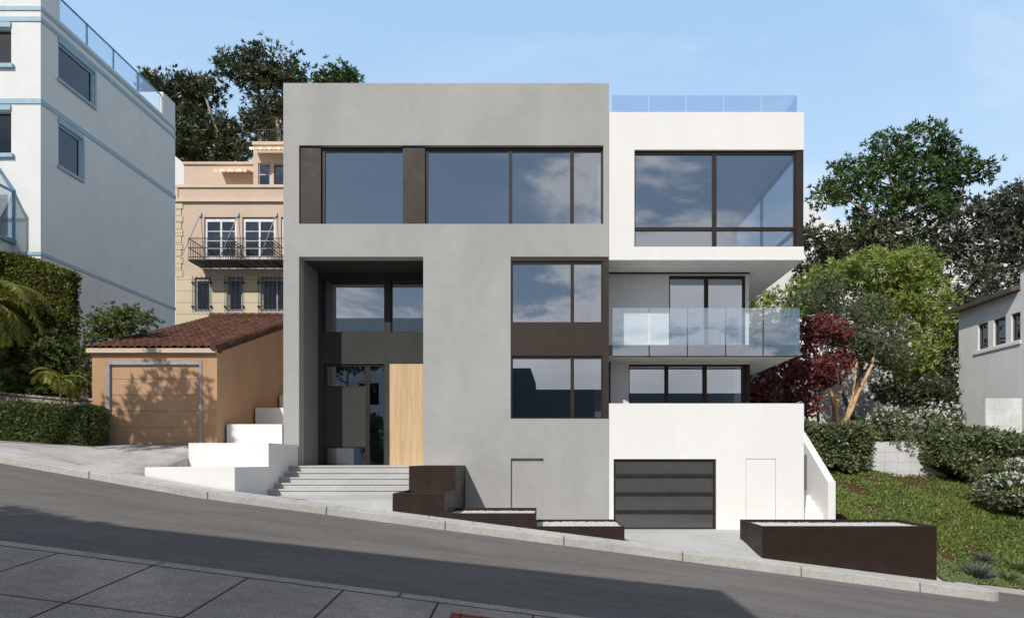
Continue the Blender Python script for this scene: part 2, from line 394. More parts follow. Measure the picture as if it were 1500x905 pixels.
M['flower'] = foliage('petal_white', (.72, .72, .70), (.85, .85, .83), None, 0, .3, .6)
M['bark_dark'] = bark('bark_dark', (.07, .065, .06), (.18, .17, .155))
M['bark_pale'] = bark('bark_pale', (.26, .21, .16), (.46, .40, .33))
M['bark_tan'] = bark('bark_tan', (.38, .22, .11), (.66, .46, .28))

# ================================================================== ground
def extra(X): return .048*np.maximum(0, -8-X)
def road_z(X, d):
    t = np.clip((d-7.49)/(14.9-7.49), 0, 1.0)
    return -.13*X+t*extra(X)
def walk_z(X): return .19-.127*X+extra(X)*1.02
def sheet(x0, x1, nx, y0, y1, ny, zf, xs=None, ys=None):
    xs = np.linspace(x0, x1, nx) if xs is None else np.array(xs); ys = np.linspace(y0, y1, ny) if ys is None else np.array(ys)
    XX, YY = np.meshgrid(xs, ys); ZZ = zf(XX, YY)
    v = np.stack([XX.ravel(), YY.ravel(), ZZ.ravel()], 1); nx = len(xs); ny = len(ys)
    i = np.arange(nx*ny).reshape(ny, nx); f = np.stack([i[:-1, :-1], i[:-1, 1:], i[1:, 1:], i[1:, :-1]], -1).reshape(-1, 4)
    return v, f
# road, running across the picture and downhill to the right
struct('road', sheet(-45, 60, 106, Y(7.4), Y(15.0), 16, lambda X, y: road_z(X, y+20)), M['asphalt'], smooth=True)
struct('side_road', sheet(10.3, 60, 50, Y(15.0), Y(17.45), 4, lambda X, y: -.13*X+0*y-.002), M['asphalt'], smooth=True)
# far kerb, a real step with a rounded end
def kerb_strip():
    mb = MB(); xs = list(np.arange(-45, 10.05, .5)); pts = [(x, Y(14.9)) for x in xs]
    cxr, cyr, r = 10.0, Y(15.55), .65
    for a in np.linspace(-90, 60, 12): pts.append((cxr+r*math.cos(R(a)), cyr+r*math.sin(R(a))))
    prev = None
    for k, (x, y) in enumerate(pts):
        n = Vector((0, 1)) if k < len(xs) else Vector((cxr-x, cyr-y)).normalized()
        inn = (x+n[0]*.16, y+n[1]*.16); x2, y2 = inn
        zt = float(walk_z(np.array(x)))+.002; zb = float(road_z(np.array(x), 14.9))-.1
        c = 0.018
        row = [(x, y, zb), (x, y, zt-c), (x+n[0]*c, y+n[1]*c, zt), (x2, y2, float(walk_z(np.array(x2)))+.002)]
        if prev:
            for j in range(3): mb.quad(prev[j], row[j], row[j+1], prev[j+1])
        prev = row
    return mb, pts
kmb, kpts = kerb_strip()
struct('kerb', kmb, M['kerb'])
mb = MB()
fx = [x for x, y in kpts]
v, f = sheet(-45, 10.0, 111, Y(15.055), Y(15.8), 3, lambda X, y: walk_z(X))
struct('pavement', (v, f), M['pave'])
mb = MB(); cen = (10.0, Y(15.55)); pp = [(10.0+.5*math.cos(R(a)), Y(15.55)+.5*math.sin(R(a))) for a in np.linspace(-90, 90, 14)]
pp = pp+[(10.0, Y(15.8))] if pp[-1][1] < Y(15.8) else pp
mb.poly([(x, y, float(walk_z(np.array(x)))) for x, y in pp]); struct('pavement_end', mb, M['pave'])
# apron between the pavement line and the houses, right of the entry steps: flat in front of the garage
def pad_z(X, y):
    t = np.clip((y-Y(15.8))/(1.8), 0, 1); t = t*t*(3-2*t)*.6+t*.4
    return walk_z(X)*(1-t)+(-.223)*t
struct('garage_apron', sheet(-2.5, 9.6, 25, Y(15.8), 0.3, 14, pad_z), M['concl'])
# driveway on the left, up to the neighbour's garage
def drive_z(X, y):
    t = np.clip((y-Y(15.8))/(19.6-15.8), 0, 1); top = 2.36+.0*X
    top = np.where(X < -13, 2.36-.02*(X+13), 2.36)
    return walk_z(X)*(1-t)+top*t
dv, df = sheet(-45, -9.664, 60, Y(15.8), Y(19.7), 14, drive_z)
nv = len(dv); ed_ = dv[59::60]; lo2 = ed_.copy(); lo2[:, 2] -= 1.2; dv = np.concatenate([dv, lo2])
df = np.concatenate([df, np.array([[60*k+59, nv+k, nv+k+1, 60*(k+1)+59] for k in range(13)])])
struct('driveway', (dv, df), M['drive'])
struct('yard_soil', sheet(-45, -9.7, 30, Y(19.5), 14, 14, lambda X, y: 2.31+0*X), M['soil'])
# near side: kerb and paving
def nz(X, y): return -.13*X+.15-.095*(Y(7.25)-y)*1.0
mb = MB()
xs = np.arange(-40, 40.1, 1.0)
for a, b in zip(xs[:-1], xs[1:]):
    r0 = lambda x: [(x, Y(7.25), -.13*x+.15), (x, Y(7.47), -.13*x+.15), (x, Y(7.49), -.13*x+.13), (x, Y(7.49), -.13*x-.1)]
    A, B = r0(a), r0(b)
    for j in range(3): mb.quad(A[j], B[j], B[j+1], A[j+1])
struct('near_kerb', mb, M['nearkerb'])
struct('near_pavement', sheet(-40, 40, 81, -20.9, Y(7.235), 20, lambda X, y: nz(X, y)-.003), M['nearpave'])
mb = MB(); mb.hexa([(-.98, -14.0, nz(-.98, -14)-.05), (1.2, -14, nz(1.2, -14)-.05), (1.2, Y(6.97), nz(1.2, Y(6.97))-.05), (-.98, Y(6.97), nz(-.98, Y(6.97))-.05)],
                   [(-.98, -14.0, nz(-.98, -14)+.004), (1.2, -14, nz(1.2, -14)+.004), (1.2, Y(6.97), nz(1.2, Y(6.97))+.004), (-.98, Y(6.97), nz(-.98, Y(6.97))+.004)])
struct('brick_paving', mb, M['brick'])
# wide ground sheet to the horizon: slopes with the street, climbs behind the houses
def hill(X, y):
    base = -.13*np.clip(X, -45, 40)-.75+.0*y
    up = np.clip((y-4)/26, 0, 1); right = np.clip((y-2)/8, 0, 1)
    z = base+up*up*(3-2*up)*9.0
    z = np.where(y < -20, base-1.3, z)
    return np.where((y > 60), z+(np.minimum(y, 160)-60)*.03, z)
xs_ = list(np.linspace(-900, -60, 14))+list(np.linspace(-50, 50, 60))+list(np.linspace(60, 900, 14))
ys_ = list(np.linspace(-900, -40, 10))+list(np.linspace(-30, -21, 4))+list(np.linspace(-20.5, 60, 60))+list(np.linspace(70, 900, 14))
struct('ground', sheet(0, 1, 2, 0, 1, 2, hill, xs=xs_, ys=ys_), M['hill'], smooth=True)
# planted bank on the right, between the side stair and the retaining wall
def bank_z(X, y):
    d = y+20; u = np.clip((d-15.85)/(24-15.85), 0, 1.1)
    z0 = .19-.127*X-.03; z1 = 2.2-.067*X
    b = .05*np.sin(X*2.1+y*1.3)*np.sin(y*1.7-X*.7)*np.clip(u*4, 0, 1)
    q = z0+(z1-z0)*u+b
    edge = np.clip((d-(15.9+np.maximum(0, X-10.4)*.11))/.4, 0, 1)   # falls to the low kerb beyond the pavement end
    return q
def bank_mb():
    xs = np.concatenate([[8.93, 9.2], np.linspace(9.6, 34, 60)]); v = []; ny = 30
    for x in xs:
        d0 = 17.75 if x < 9.58 else (15.85 if x < 10.0 else 15.85+min(1.35, (x-10.0)*.9))
        for k in range(ny):
            d = d0+(24.3-d0)*k/(ny-1); z = float(bank_z(np.array(x), np.array(Y(d))))
            if x >= 10.0: 
                zk = -.13*x+.10; w_ = max(0, 1-(d-d0)/3.0); z = z*(1-w_)+zk*w_ if z > zk else z
            v.append((x, Y(d), z))
    i = np.arange(len(xs)*ny).reshape(len(xs), ny)
    f = np.stack([i[:-1, :-1], i[1:, :-1], i[1:, 1:], i[:-1, 1:]], -1).reshape(-1, 4)
    return np.array(v), f
BV, BF = bank_mb()
struct('grass_bank', (BV, BF), M['soilred'], smooth=True)
mb = MB(); prev = None
for x in np.linspace(10.15, 34, 60):
    d0 = 15.85+min(1.35, (x-10.0)*.9)-.14; zt = -.13*x+.12
    row = [(x, Y(d0), -.13*x-.1), (x, Y(d0), zt), (x, Y(d0+.15), zt), (x, Y(d0+.15), zt-.2)]
    if prev:
        for j in range(3): mb.quad(prev[j], row[j], row[j+1], prev[j+1])
    prev = row
struct('low_kerb', mb, M['kerb'])
def upz(X, y): return 2.50-.02*(X-10)+np.clip((y-4.2)/3, 0, 1)*.75
struct('upper_garden', sheet(8, 34, 40, Y(24.2), Y(31), 20, upz), M['bank'])

# ================================================================== main house
H = thing('modern_house', 'grey and white modern house with bronze framed windows and a glass balcony', 'house', (0, 0, -.6))
s = 48.0
def gx(px): return (px-CX)/s
xL, xR, zT = gx(415), gx(892), PZ(122)
xW0, xW1 = gx(892)+.004, gx(1178)
DEP = 9.0
strip = (gx(438), gx(884), PZ(328), PZ(213)); rec = (gx(438), gx(620), PZ(682), PZ(376))
rw = (gx(748), xR+1, PZ(613), PZ(376)); hd = (gx(748), gx(796), -.3, PZ(671))
mb = MB(); mb.holes(xL, xR, -.5, zT, [strip, rec, rw, hd], 0, .40)
mb.box(xL, xL+.3, .4, DEP, -.5, zT); mb.box(xR-.3, xR, .4, DEP, PZ(376), zT); mb.box(xR-.3, xR, 1.6, DEP, -.5, PZ(376)); mb.box(xR-.3, xR, .4, 1.6, -.5, PZ(613))
mb.box(xL+.3, xR-.3, DEP-.3, DEP, -.5, zT); 
obj('grey_wall', mb, M['grey'], H)
obj('roof', MB().box(xL+.3, xR-.3, .4, DEP-.3, zT-.7, zT-.4), M['grey'], H)
# entry recess: cheeks and ceiling, dark plastered back wall
dB = 21.69; yB = Y(dB)
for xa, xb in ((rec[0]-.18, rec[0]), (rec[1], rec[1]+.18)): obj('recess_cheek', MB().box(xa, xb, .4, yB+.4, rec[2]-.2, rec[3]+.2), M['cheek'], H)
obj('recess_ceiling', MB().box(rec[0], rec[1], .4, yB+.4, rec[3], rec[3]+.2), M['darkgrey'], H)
def bx_(px): return PX(px, dB)
def bz_(py): return PZ(py, dB)
eh = [(bx_(470), bx_(563), bz_(487), bz_(406)), (bx_(572), rec[1], bz_(487), bz_(406)), (bx_(474), bx_(563.5), bz_(682), bz_(533)), (bx_(571), rec[1], bz_(682), bz_(532))]
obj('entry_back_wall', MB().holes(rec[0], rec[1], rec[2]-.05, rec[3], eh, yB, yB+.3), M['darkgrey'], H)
def window(parent, x0, x1, z0, z1, panes, y, dep=.07, mat='brown', gl='glass', name='window', axis='y', gy=None):
    w = obj(name, MB().holes(x0, x1, z0, z1, panes, y, y+dep, axis), M[mat], parent)
    for (a, b, c, d) in panes:
        m_ = MB(); q = y+dep*.55 if gy is None else gy
        if axis == 'y': m_.box(a-.005, b+.005, q, q+.012, c-.005, d+.005)
        else: m_.box(q, q+.012, a-.005, b+.005, c-.005, d+.005)
        obj('pane', m_, M[gl], w)
    return w
window(H, eh[0][0], eh[0][1], eh[0][2], eh[0][3], [(bx_(476), bx_(562), bz_(485.5), bz_(407.5))], yB+.06)
window(H, eh[1][0], eh[1][1], eh[1][2], eh[1][3], [(bx_(574), rec[1]-.02, bz_(485.5), bz_(407.5))], yB+.06)
dx0, dx1, dz0, dz1 = eh[2]
mid = bx_(536.5)
dr = obj('front_door', MB().holes(dx0, mid-.01, dz0, dz1, [(bx_(478), bx_(534), bz_(565), bz_(536)), (bx_(478), bx_(534), bz_(680), bz_(656))], yB+.05, yB+.12), M['brown'], H)
obj('door_leaf', MB().box(bx_(475), bx_(536), yB+.035, yB+.049, bz_(654), bz_(567)), M['darkgrey'], dr)
for a, b in ((565, 536), (680, 656)): obj('pane', MB().box(bx_(478)-.005, bx_(534)+.005, yB+.085, yB+.095, bz_(a)-.005, bz_(b)+.005), M['glass'], dr)
window(H, mid, dx1, dz0, dz1, [(bx_(540.5), bx_(561.5), bz_(680), bz_(536))], yB+.05, name='sidelight')
wd = MB()
nb = 6; wx0, wx1 = eh[3][0], eh[3][1]
for k in range(nb): wd.box(wx0+(wx1-wx0)*k/nb+.0015, wx0+(wx1-wx0)*(k+1)/nb-.0015, yB-.03, yB+.06, bz_(681.8), bz_(533))
wd.box(wx0, wx1, yB+.06, yB+.1, bz_(681.8), bz_(533))
obj('timber_panel', wd, M['wood'], H, label='pale oak boarded panel beside the front door')
# upper strip: bronze panels and two windows
yP = .10
obj('bronze_panel', MB().box(strip[0], gx(469), yP-.04, yP+.08, strip[2], strip[3]), M['brownpanel'], H)
obj('bronze_panel', MB().box(gx(589.5), gx(622), yP-.04, yP+.08, strip[2], strip[3]), M['brownpanel'], H)
zg0, zg1 = PZ(327.2), PZ(219.5)
window(H, gx(469)+.002, gx(589.5)-.002, strip[2], strip[3], [(gx(474), gx(589), zg0, zg1)], .13)
window(H, gx(622)+.002, strip[1], strip[2], strip[3], [(gx(626), gx(745), zg0, zg1), (gx(750), gx(835.5), zg0, zg1), (gx(841), gx(881), zg0, zg1)], .13)
# right window stack in a bronze surround
sur = MB().holes(rw[0], xR, rw[2], rw[3], [(gx(749.5), gx(883), PZ(472), PZ(382)), (gx(749.5), gx(883), PZ(611.5), PZ(521))], .02, .16)
sur.box(xR-.06, xR, .16, 1.6, rw[2], rw[3])
obj('window_surround', sur, M['brownpanel'], H)
for a, b in ((471, 386), (611, 525)):
    window(H, gx(749.5)+.002, gx(883)-.002, PZ(a+.8), PZ(b-4)+.0, [(gx(751), gx(836), PZ(a), PZ(b)), (gx(841), gx(881), PZ(a), PZ(b))], .06, .06)
obj('service_door', MB().box(hd[0], hd[1], .09, .15, -.3, hd[3]), M['grey'], H)
# interior floors, ceilings and walls of the grey block
def room(x0, x1, y0, y1, z0, z1, m='inner'):
    obj('floor_slab', MB().box(x0, x1, y0, y1, z0-.2, z0), M['floor'], H)
    obj('interior_wall', MB().box(x0, x1, y1-.1, y1, z0, z1), M[m], H)
room(xL+.3, xR-.3, .45, 5.5, strip[2]-.02, zT-.7)
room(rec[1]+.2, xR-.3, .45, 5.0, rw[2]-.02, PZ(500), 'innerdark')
obj('floor_slab', MB().box(rec[1]+.2, xR-.3, .45, 5, PZ(505), PZ(486)), M['inner'], H)
obj('interior_wall', MB().box(rec[1]+.2, xR-.3, 4.9, 5, PZ(486), strip[2]-.22), M['inner'], H)
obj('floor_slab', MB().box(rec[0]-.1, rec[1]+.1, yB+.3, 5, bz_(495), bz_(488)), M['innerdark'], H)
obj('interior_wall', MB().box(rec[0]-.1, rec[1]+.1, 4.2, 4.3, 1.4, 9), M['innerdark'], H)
obj('floor_slab', MB().box(rec[0]-.1, rec[1]+.1, yB+.3, 4.3, 1.4, 1.68), M['floor'], H)
# ---- white upper box
bz0, bz1 = PZ(380), PZ(164)
op = (gx(929.5), xW1+1, PZ(361), PZ(219))
mb = MB(); mb.holes(xW0, xW1, bz0, bz1, [op], .02, .32)
mb.holes(.32, DEP-.5, bz0, bz1, [(.31, 6.9, op[2], op[3])], xW1-.3, xW1, 'x')
mb.box(xW0, xW0+.2, .32, DEP-.5, bz0, bz1); mb.box(xW0, xW1, DEP-.5, DEP-.2, bz0, bz1)
obj('upper_white_box', mb, M['white'], H)
obj('soffit', MB().box(xW0, xW1, .022, DEP-.2, bz0-.012, bz0-.001), M['soffit'], H)
obj('floor_slab', MB().box(xW0+.2, xW1-.3, .32, DEP-.5, bz0, PZ(363)), M['inner'], H)
obj('roof', MB().box(xW0+.2, xW1-.3, .32, DEP-.5, PZ(210), PZ(200)), M['white'], H)
obj('interior_wall', MB().box(xW0+.2, xW1-1.6, 6.6, 6.7, PZ(363), PZ(210)), M['inner'], H)
o0, o1 = op[2], op[3]
panes = [(gx(931.5), gx(1045), PZ(331), PZ(224)), (gx(1051), gx(1165), PZ(331), PZ(224)), (gx(931.5), gx(1045), PZ(360), PZ(336)), (gx(1051), gx(1165), PZ(360), PZ(336))]
window(H, gx(929.5), gx(1167), o0, o1, panes, .10, .08)
obj('corner_post', MB().box(gx(1167)+.003, xW1-.002, .05, .30, o0, o1), M['brown'], H)
window(H, .31, 6.9, o0, o1, [(.36, 3.4, PZ(331), PZ(224)), (3.5, 6.8, PZ(331), PZ(224)), (.36, 3.4, PZ(360), PZ(336)), (3.5, 6.8, PZ(360), PZ(336))], xW1-.2, .08, axis='x')
# roof terrace glass rail
def glass_rail(name, parent, pxs, d, z0, z1, mat, side_x=None, side_to=6, gap=.03):
    rl = obj(name, MB().box(PX(pxs[0], d), PX(pxs[-1], d), Y(d)+.02, Y(d)+.05, z0-.03, z0+.02), M['brown'], parent)
    for a, b in zip(pxs[:-1], pxs[1:]):
        obj('glass_panel', MB().box(PX(a, d)+gap/2, PX(b, d)-gap/2, Y(d), Y(d)+.015, z0, z1), M[mat], rl)
    if side_x is not None:
        n = 4; y0 = Y(d)+.04
        for k in range(n):
            obj('glass_panel', MB().box(side_x-.015, side_x, y0+(side_to-y0)*k/n, y0+(side_to-y0)*(k+1)/n-gap, z0, z1), M[mat], rl)
    return rl
glass_rail('roof_railing', H, [896, 950.5, 1005, 1060, 1115, 1168], 20.3, bz1, PZ(140, 20.3), 'railroof', PX(1168, 20.3), 7.5)
# ---- balcony level
dM = 21.38; yM = Y(dM)
def mx(px): return PX(px, dM)
mo = (mx(980), mx(1092), 5.40, PZ(403.5, dM))
mb = MB(); mb.holes(xW0, mx(1097), 5.4, bz0-.012, [mo], yM, yM+.3); mb.box(mx(1097)-.25, mx(1097), yM+.3, DEP-.4, 5.4, bz0-.012)
obj('terrace_wall', mb, M['warmwhite'], H)
window(H, mo[0], mo[1], mo[2], mo[3], [(mx(982), mx(1032.5), 5.46, PZ(407.5, dM)), (mx(1038), mx(1088.5), 5.46, PZ(407.5, dM))], yM+.04, .08)
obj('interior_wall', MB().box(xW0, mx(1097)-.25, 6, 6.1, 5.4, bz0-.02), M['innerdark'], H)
obj('track_rail', MB().box(xW0+.02, mx(1098), yM-.06, yM-.002, bz0-.05, bz0-.013), M['brownpanel'], H)
sb0, sb1, sxR = PZ(520.6), PZ(505), gx(1171.5)
obj('balcony_slab', MB().box(xW0, sxR-.02, .045, DEP-.6, sb0, sb1), M['soffit'], H)
fa = MB().box(xW0, sxR, .03, .043, sb0+.004, sb1+.003); fa.box(sxR-.018, sxR, .043, DEP-.6, sb0+.004, sb1+.003)
obj('slab_fascia', fa, M['brown'], H)
glass_rail('balcony_railing', H, [896.5, 951, 1007, 1063, 1118, 1172], 20, sb0-.01, PZ(451), 'rail', sxR+.02, 7.5, .035)
# ---- lower terrace level
dN = 21.3; yN = Y(dN)
def lx(px): return PX(px, dN)
lo_ = (lx(921), lx(1098.5), 2.6, PZ(533.5, dN))
mb = MB(); mb.holes(xW0, lx(1098.5), 2.5, sb0, [lo_], yN, yN+.3); mb.box(lx(1098.5)-.25, lx(1098.5), yN+.9, DEP-.4, 2.5, sb0)
obj('terrace_wall', mb, M['warmwhite'], H)
window(H, lo_[0], lo_[1]-.12, lo_[2], lo_[3], [(lx(922.5), lx(974), 2.66, PZ(536, dN)), (lx(979.5), lx(1030), 2.66, PZ(536, dN)), (lx(1036), lx(1087), 2.66, PZ(536, dN))], yN+.04, .08)
obj('corner_post', MB().box(lo_[1]-.118, lo_[1]+.003, yN+.01, yN+.3, lo_[2], lo_[3]), M['brown'], H)
obj('interior_wall', MB().box(xW0, lx(1098)-.25, 5.8, 5.9, 2.5, sb0), M['inner'], H)
obj('downpipe', MB().box(gx(894)+.05, gx(894)+.13, yN-.1, yN-.02, 2.6, sb0), M['brown'], H)
# ---- white base with garage
pt = PZ(590.5)
gh = (gx(899), gx(1049.5), -.4, PZ(672)); dh = (gx(1093), gx(1137), -.15, PZ(671.5))
mb = MB(); mb.holes(xW0, xW1, -.4, pt, [gh, dh], .02, .30)
mb.box(xW1-.22, xW1, .30, DEP-.3, -.4, pt); mb.box(xW0, xW0+.2, .3, DEP-.3, -.4, 2.5)
obj('base_wall', mb, M['white'], H)
obj('terrace_floor', MB().box(xW0, xW1-.22, .3, DEP-.3, 2.35, 2.6), M['concl'], H)
gd = obj('garage_door', MB().holes(gh[0], gh[1], -.223, gh[3], [(gx(901.5), gx(1045.5), PZ(b), PZ(a)) for a, b in ((674.5, 694), (698.8, 720.6), (725.3, 747), (751.9, 773))], .08, .14), M['brown'], H)
for a, b in ((674.5, 694), (698.8, 720.6), (725.3, 747), (751.9, 773)):
    obj('pane', MB().box(gx(901.5)-.004, gx(1045.5)+.004, .115, .13, PZ(b)-.004, PZ(a)+.004), M['frost'], gd)
obj('flush_door', MB().box(dh[0]+.014, dh[1]-.014, .035, .09, -.15, dh[3]-.014), M['white'], H)
obj('door_backing', MB().box(dh[0]-.02, dh[1]+.02, .12, .14, -.15, dh[3]+.02), M['darkgrey'], H)

# ---- side stair on the right
SS = thing('side_stair', 'white outdoor stair with sloping side wall right of the garage block', 'staircase', (8.4, .3, -.3))
sx0, sx1, sx2 = xW1+.01, 8.67, 8.90
prof = [(0.0, -.6), (0.0, PZ(704.6)), (.05, PZ(704.6)+.0), (3.85, PZ(704.6)+3.85*.69), (6.2, PZ(704.6)+3.85*.69), (6.2, -.6)]
bev(obj('side_wall', MB().prism(prof, sx1, sx2, 'x'), M['white'], SS), .008)
mb = MB(); st0 = -.223
for k, (d, py) in enumerate([(20.37, 751), (20.67, 742), (21.02, 733.6), (21.3, 725), (21.6, 716), (21.9, 707), (22.2, 698), (22.5, 689), (22.8, 680), (23.1, 671)]):
    z = PZ(751, 20.37)+k*.165; y1 = Y(20.37)+.31*k
    mb.box(sx0, sx1-.002, y1, y1+.31 if k < 9 else 7, st0, z)
bev(obj('steps', mb, M['white'], SS), .006)
obj('wall_lamp', MB().box(sx1-.10, sx1-.004, 1.62, 1.80, PZ(725, 21.5), PZ(711, 21.5)).box(sx1-.14, sx1-.10, 1.60, 1.82, PZ(711, 21.5)-.01, PZ(711, 21.5)+.02), M['brown'], SS) if False else None

# ---- entry steps
ES = thing('entry_steps', 'wide flight of pale concrete steps up to the front door recess', 'steps', (-5.5, -1.5, .9))
xs0, xs1 = gx(438)+.004, -3.655
zr = [PZ(py, d) for py, d in ((681.9, 19.18), (690.4, 18.83), (698.9, 18.48), (707.3, 18.12), (716.2, 17.74))]
dd = [19.18, 18.83, 18.48, 18.12, 17.74]
zb = PZ(725.5, 17.74)
for k in range(5):
    y1 = Y(dd[k-1])-.002 if k else yB+.05
    zz = zr[k]
    ye = Y(dd[k-1]) if k else yB+.03
    bev(obj('step', MB().box(xs0, xs1, Y(dd[k])+.028, ye, zb-.3, zz-.045).box(xs0, xs1, Y(dd[k]), ye, zz-.044, zz), M['steps'], ES), .006)
# bottom platform, level, its edge rising out of the sloping pavement
mb = MB(); xk = -5.72
mb.hexa([(xk, Y(15.8), zb-.5), (xs1+.0, Y(15.8), zb-.5), (xs1+.0, Y(17.74), zb-.5), (xs0, Y(17.74), zb-.5)],
        [(xk, Y(15.8), zb), (xs1+.0, Y(15.8), zb), (xs1+.0, Y(17.74), zb), (xs0, Y(17.74), zb)])
mb.poly([(xs0, Y(15.8), float(walk_z(np.array(xs0)))), (xk, Y(15.8), zb), (xs0, Y(17.74), zb)])
obj('platform', mb, M['steps'], ES)

# ---- white stepped wall on the left of the house
xw = -9.66
SW = thing('stepped_wall', 'white plastered wall climbing in five steps between garage and entry steps', 'wall', (-8.6, -2, .5))
blocks = [(15.85, 17.8, PZ(684, 15.85), -7.48), (17.8, 19.94, PZ(648.5, 17.8), -7.48), (19.94, 21.9, PZ(621, 19.94), -7.97), (21.9, 23.9, PZ(597, 21.9), -7.97), (23.9, 26, PZ(578, 23.9), -7.97)]
mb = MB()
for k, (a, b, zt_, xr) in enumerate(blocks):
    mb.box(xw+.001*k, xr-.001*k if k > 1 else xr, Y(a), Y(b), .2, zt_)
bev(obj('wall_blocks', mb, M['white'], SW), .008)

# ---- planters
def planter(label, x0, x1, y0, y1, zt, zb_, fill=.10, full=False):
    P_ = thing('steel_planter', label, 'planter', ((x0+x1)/2, (y0+y1)/2, zb_ if not callable(zb_) else zb_(x1)), 'bronze steel planters in front of the house')
    t = .025
    zf = zb_ if callable(zb_) else (lambda x: zb_)
    def wall(xa, xb, ya, yb, z0a, z0b): 
        return MB().hexa([(xa, ya, z0a), (xb, ya, z0b), (xb, yb, z0b), (xa, yb, z0a)], [(xa, ya, zt), (xb, ya, zt), (xb, yb, zt), (xa, yb, zt)])
    lowb = min(zf(x0), zf(x1))-.15
    m_ = wall(x0, x1, y0, y0+t, zf(x0)-.01, zf(x1)-.01)
    for w_ in (wall(x0, x1, y1-t, y1, lowb, lowb), wall(x0, x0+t, y0+t, y1-t, lowb, lowb), wall(x1-t, x1, y0+t, y1-t, lowb, lowb)):
        n = len(m_.v); m_.v += w_.v; m_.f += [tuple(i+n for i in f) for f in w_.f]
    bev(obj('steel_box', m_, M['planter'], P_), .004)
    # gravel fill: a finely displaced surface
    xs = np.linspace(x0+t, x1-t, int((x1-x0)/.045)); ys = np.linspace(y0+t, y1-t, int((y1-y0)/.06))
    v, f = sheet(0, 1, 2, 0, 1, 2, lambda X, y_: zt-fill+RNG.random(X.shape)*.022, xs=xs, ys=ys)
    struct('gravel', (v, f), M['gravel'], kind='stuff')
wz = lambda x: float(walk_z(np.array(x)))
yf, yk = Y(15.8)+.003, Y(17.65)
planter('tall brown steel planter box against the grey wall at the top of the entry steps', -3.65, -2.40, Y(17.7), -.01, PZ(682, 17.7), .5, .08)
planter('brown steel planter in front of the tall box beside the entry steps', -3.652, -2.402, yf, Y(17.7)-.004, PZ(722, 15.8), wz, .12)
planter('long low brown steel planter with gravel below the hidden grey door', -2.398, -.203, yf, yk, PZ(751.2, 15.8), wz, .09)
planter('lowest brown steel planter with gravel left of the garage drive', -.199, 1.94, yf, yk, PZ(770.3, 15.8), wz, .07)
planter('large deep brown steel planter with gravel right of the garage drive', 5.26, 9.47, yf, Y(17.6), PZ(770.0, 15.8), wz, .09)

# ================================================================== neighbour garage
dG = 19.5; yG = Y(dG)
def qx(px): return PX(px, dG)
def qz(py): return PZ(py, dG)
G = thing('garage', 'tan stucco garage with clay tile roof and panelled door left of the house', 'garage', (-11.6, 2, 2.3))
gxL, gxR = qx(135), qx(318); zE = qz(516); yE2 = Y(26.6); slope = .345
dho = (qx(156.5), qx(296), 2.2, qz(529))
mb = MB(); mb.holes(gxL, gxR, 1.2, zE, [dho], yG, yG+.3)
zb2 = zE+slope*(yE2-yG)
for xa, xb in ((gxR-.25, gxR), (gxL, gxL+.25)):
    mb.prism([(yG+.3, 1.2), (yG+.3, zE+.3*slope-.02), (yE2, zb2-.02), (yE2, 1.2)], xa, xb, 'x')
mb.box(gxL+.25, gxR-.25, yE2-.25, yE2, 1.2, zb2-.05)
obj('wall', mb, M['tangar'], G)
fr = MB().holes(dho[0], dho[1], 2.25, dho[3], [(qx(161), qx(292.5), 2.2, qz(534))], yG-.025, yG+.06)
obj('door_frame', fr, M['steelgrey'], G)
gdm = MB(); zs = [650.5, 626, 602, 578.5, 555, 534]
for a, b in zip(zs[:-1], zs[1:]): gdm.box(qx(161), qx(292.5), yG+.05, yG+.1, qz(a)+.008, qz(b)-.002)
gdm.box(qx(161), qx(292.5), yG+.065, yG+.12, 2.25, qz(534))
bev(obj('door', gdm, M['tandoor'], G), .004)
obj('fascia', MB().box(gxL-.09, gxR+.0, yG-.14, yG-.002, qz(517.5), qz(511)), M['tan'], G)
def tile_roof(x0, x1, y0, y1, z0, sl, pitch=.21, rowl=.33):
    nx = int((x1-x0)/pitch*8); ny = int((y1-y0)/rowl)*6
    xs = np.linspace(x0, x1, nx+1); ys = np.linspace(y0, y1, ny+1)
    def zf(X, y):
        u = (X-x0)/pitch; c = np.abs(np.sin(u*math.pi))
        fr = ((y-y0)/rowl) % 1.0; row = np.floor((y-y0)/rowl)
        jit = .012*np.sin(row*12.9+np.floor(u)*78.2)
        return z0+sl*(y-y0)+.075*c-.035*fr+.02+jit
    return sheet(0, 1, 2, 0, 1, 2, zf, xs=xs, ys=ys)
obj('roof', tile_roof(gxL-.1, gxR-.05, yG-.16, yE2, qz(512), slope), M['tile'], G)
obj('roof_deck', MB().hexa([(gxL+.01, yG-.1, qz(512)-.13), (gxR-.01, yG-.1, qz(512)-.13), (gxR-.01, yE2, zb2-.02), (gxL+.01, yE2, zb2-.02)],
                           [(gxL+.01, yG-.1, qz(512)-.02), (gxR-.01, yG-.1, qz(512)-.02), (gxR-.01, yE2, zb2+.10), (gxL+.01, yE2, zb2+.10)]), M['tile'], G)
mb = MB(); n = 20
for k in range(n):
    a, b = yG-.18+(yE2-yG+.2)*k/n, yG-.18+(yE2-yG+.2)*(k+1)/n+.06
    za = qz(512)+slope*(a-yG)+.09; zb3 = qz(512)+slope*(b-yG)+.075
    mb.tube([(gxR-.03, a, za), (gxR-.03, b, zb3)], [.095, .075], 9)
obj('verge_tiles', mb, M['tile'], G, smooth=False)
mb = MB()
for k in range(12):
    x = gxL-.1+k*.33; zr_ = qz(512)+slope*(yE2-yG)+.14
    mb.tube([(x, yE2, zr_), (x+.37, yE2, zr_-.01)], [.12, .10], 9)
obj('ridge_tiles', mb, M['tile'], G)

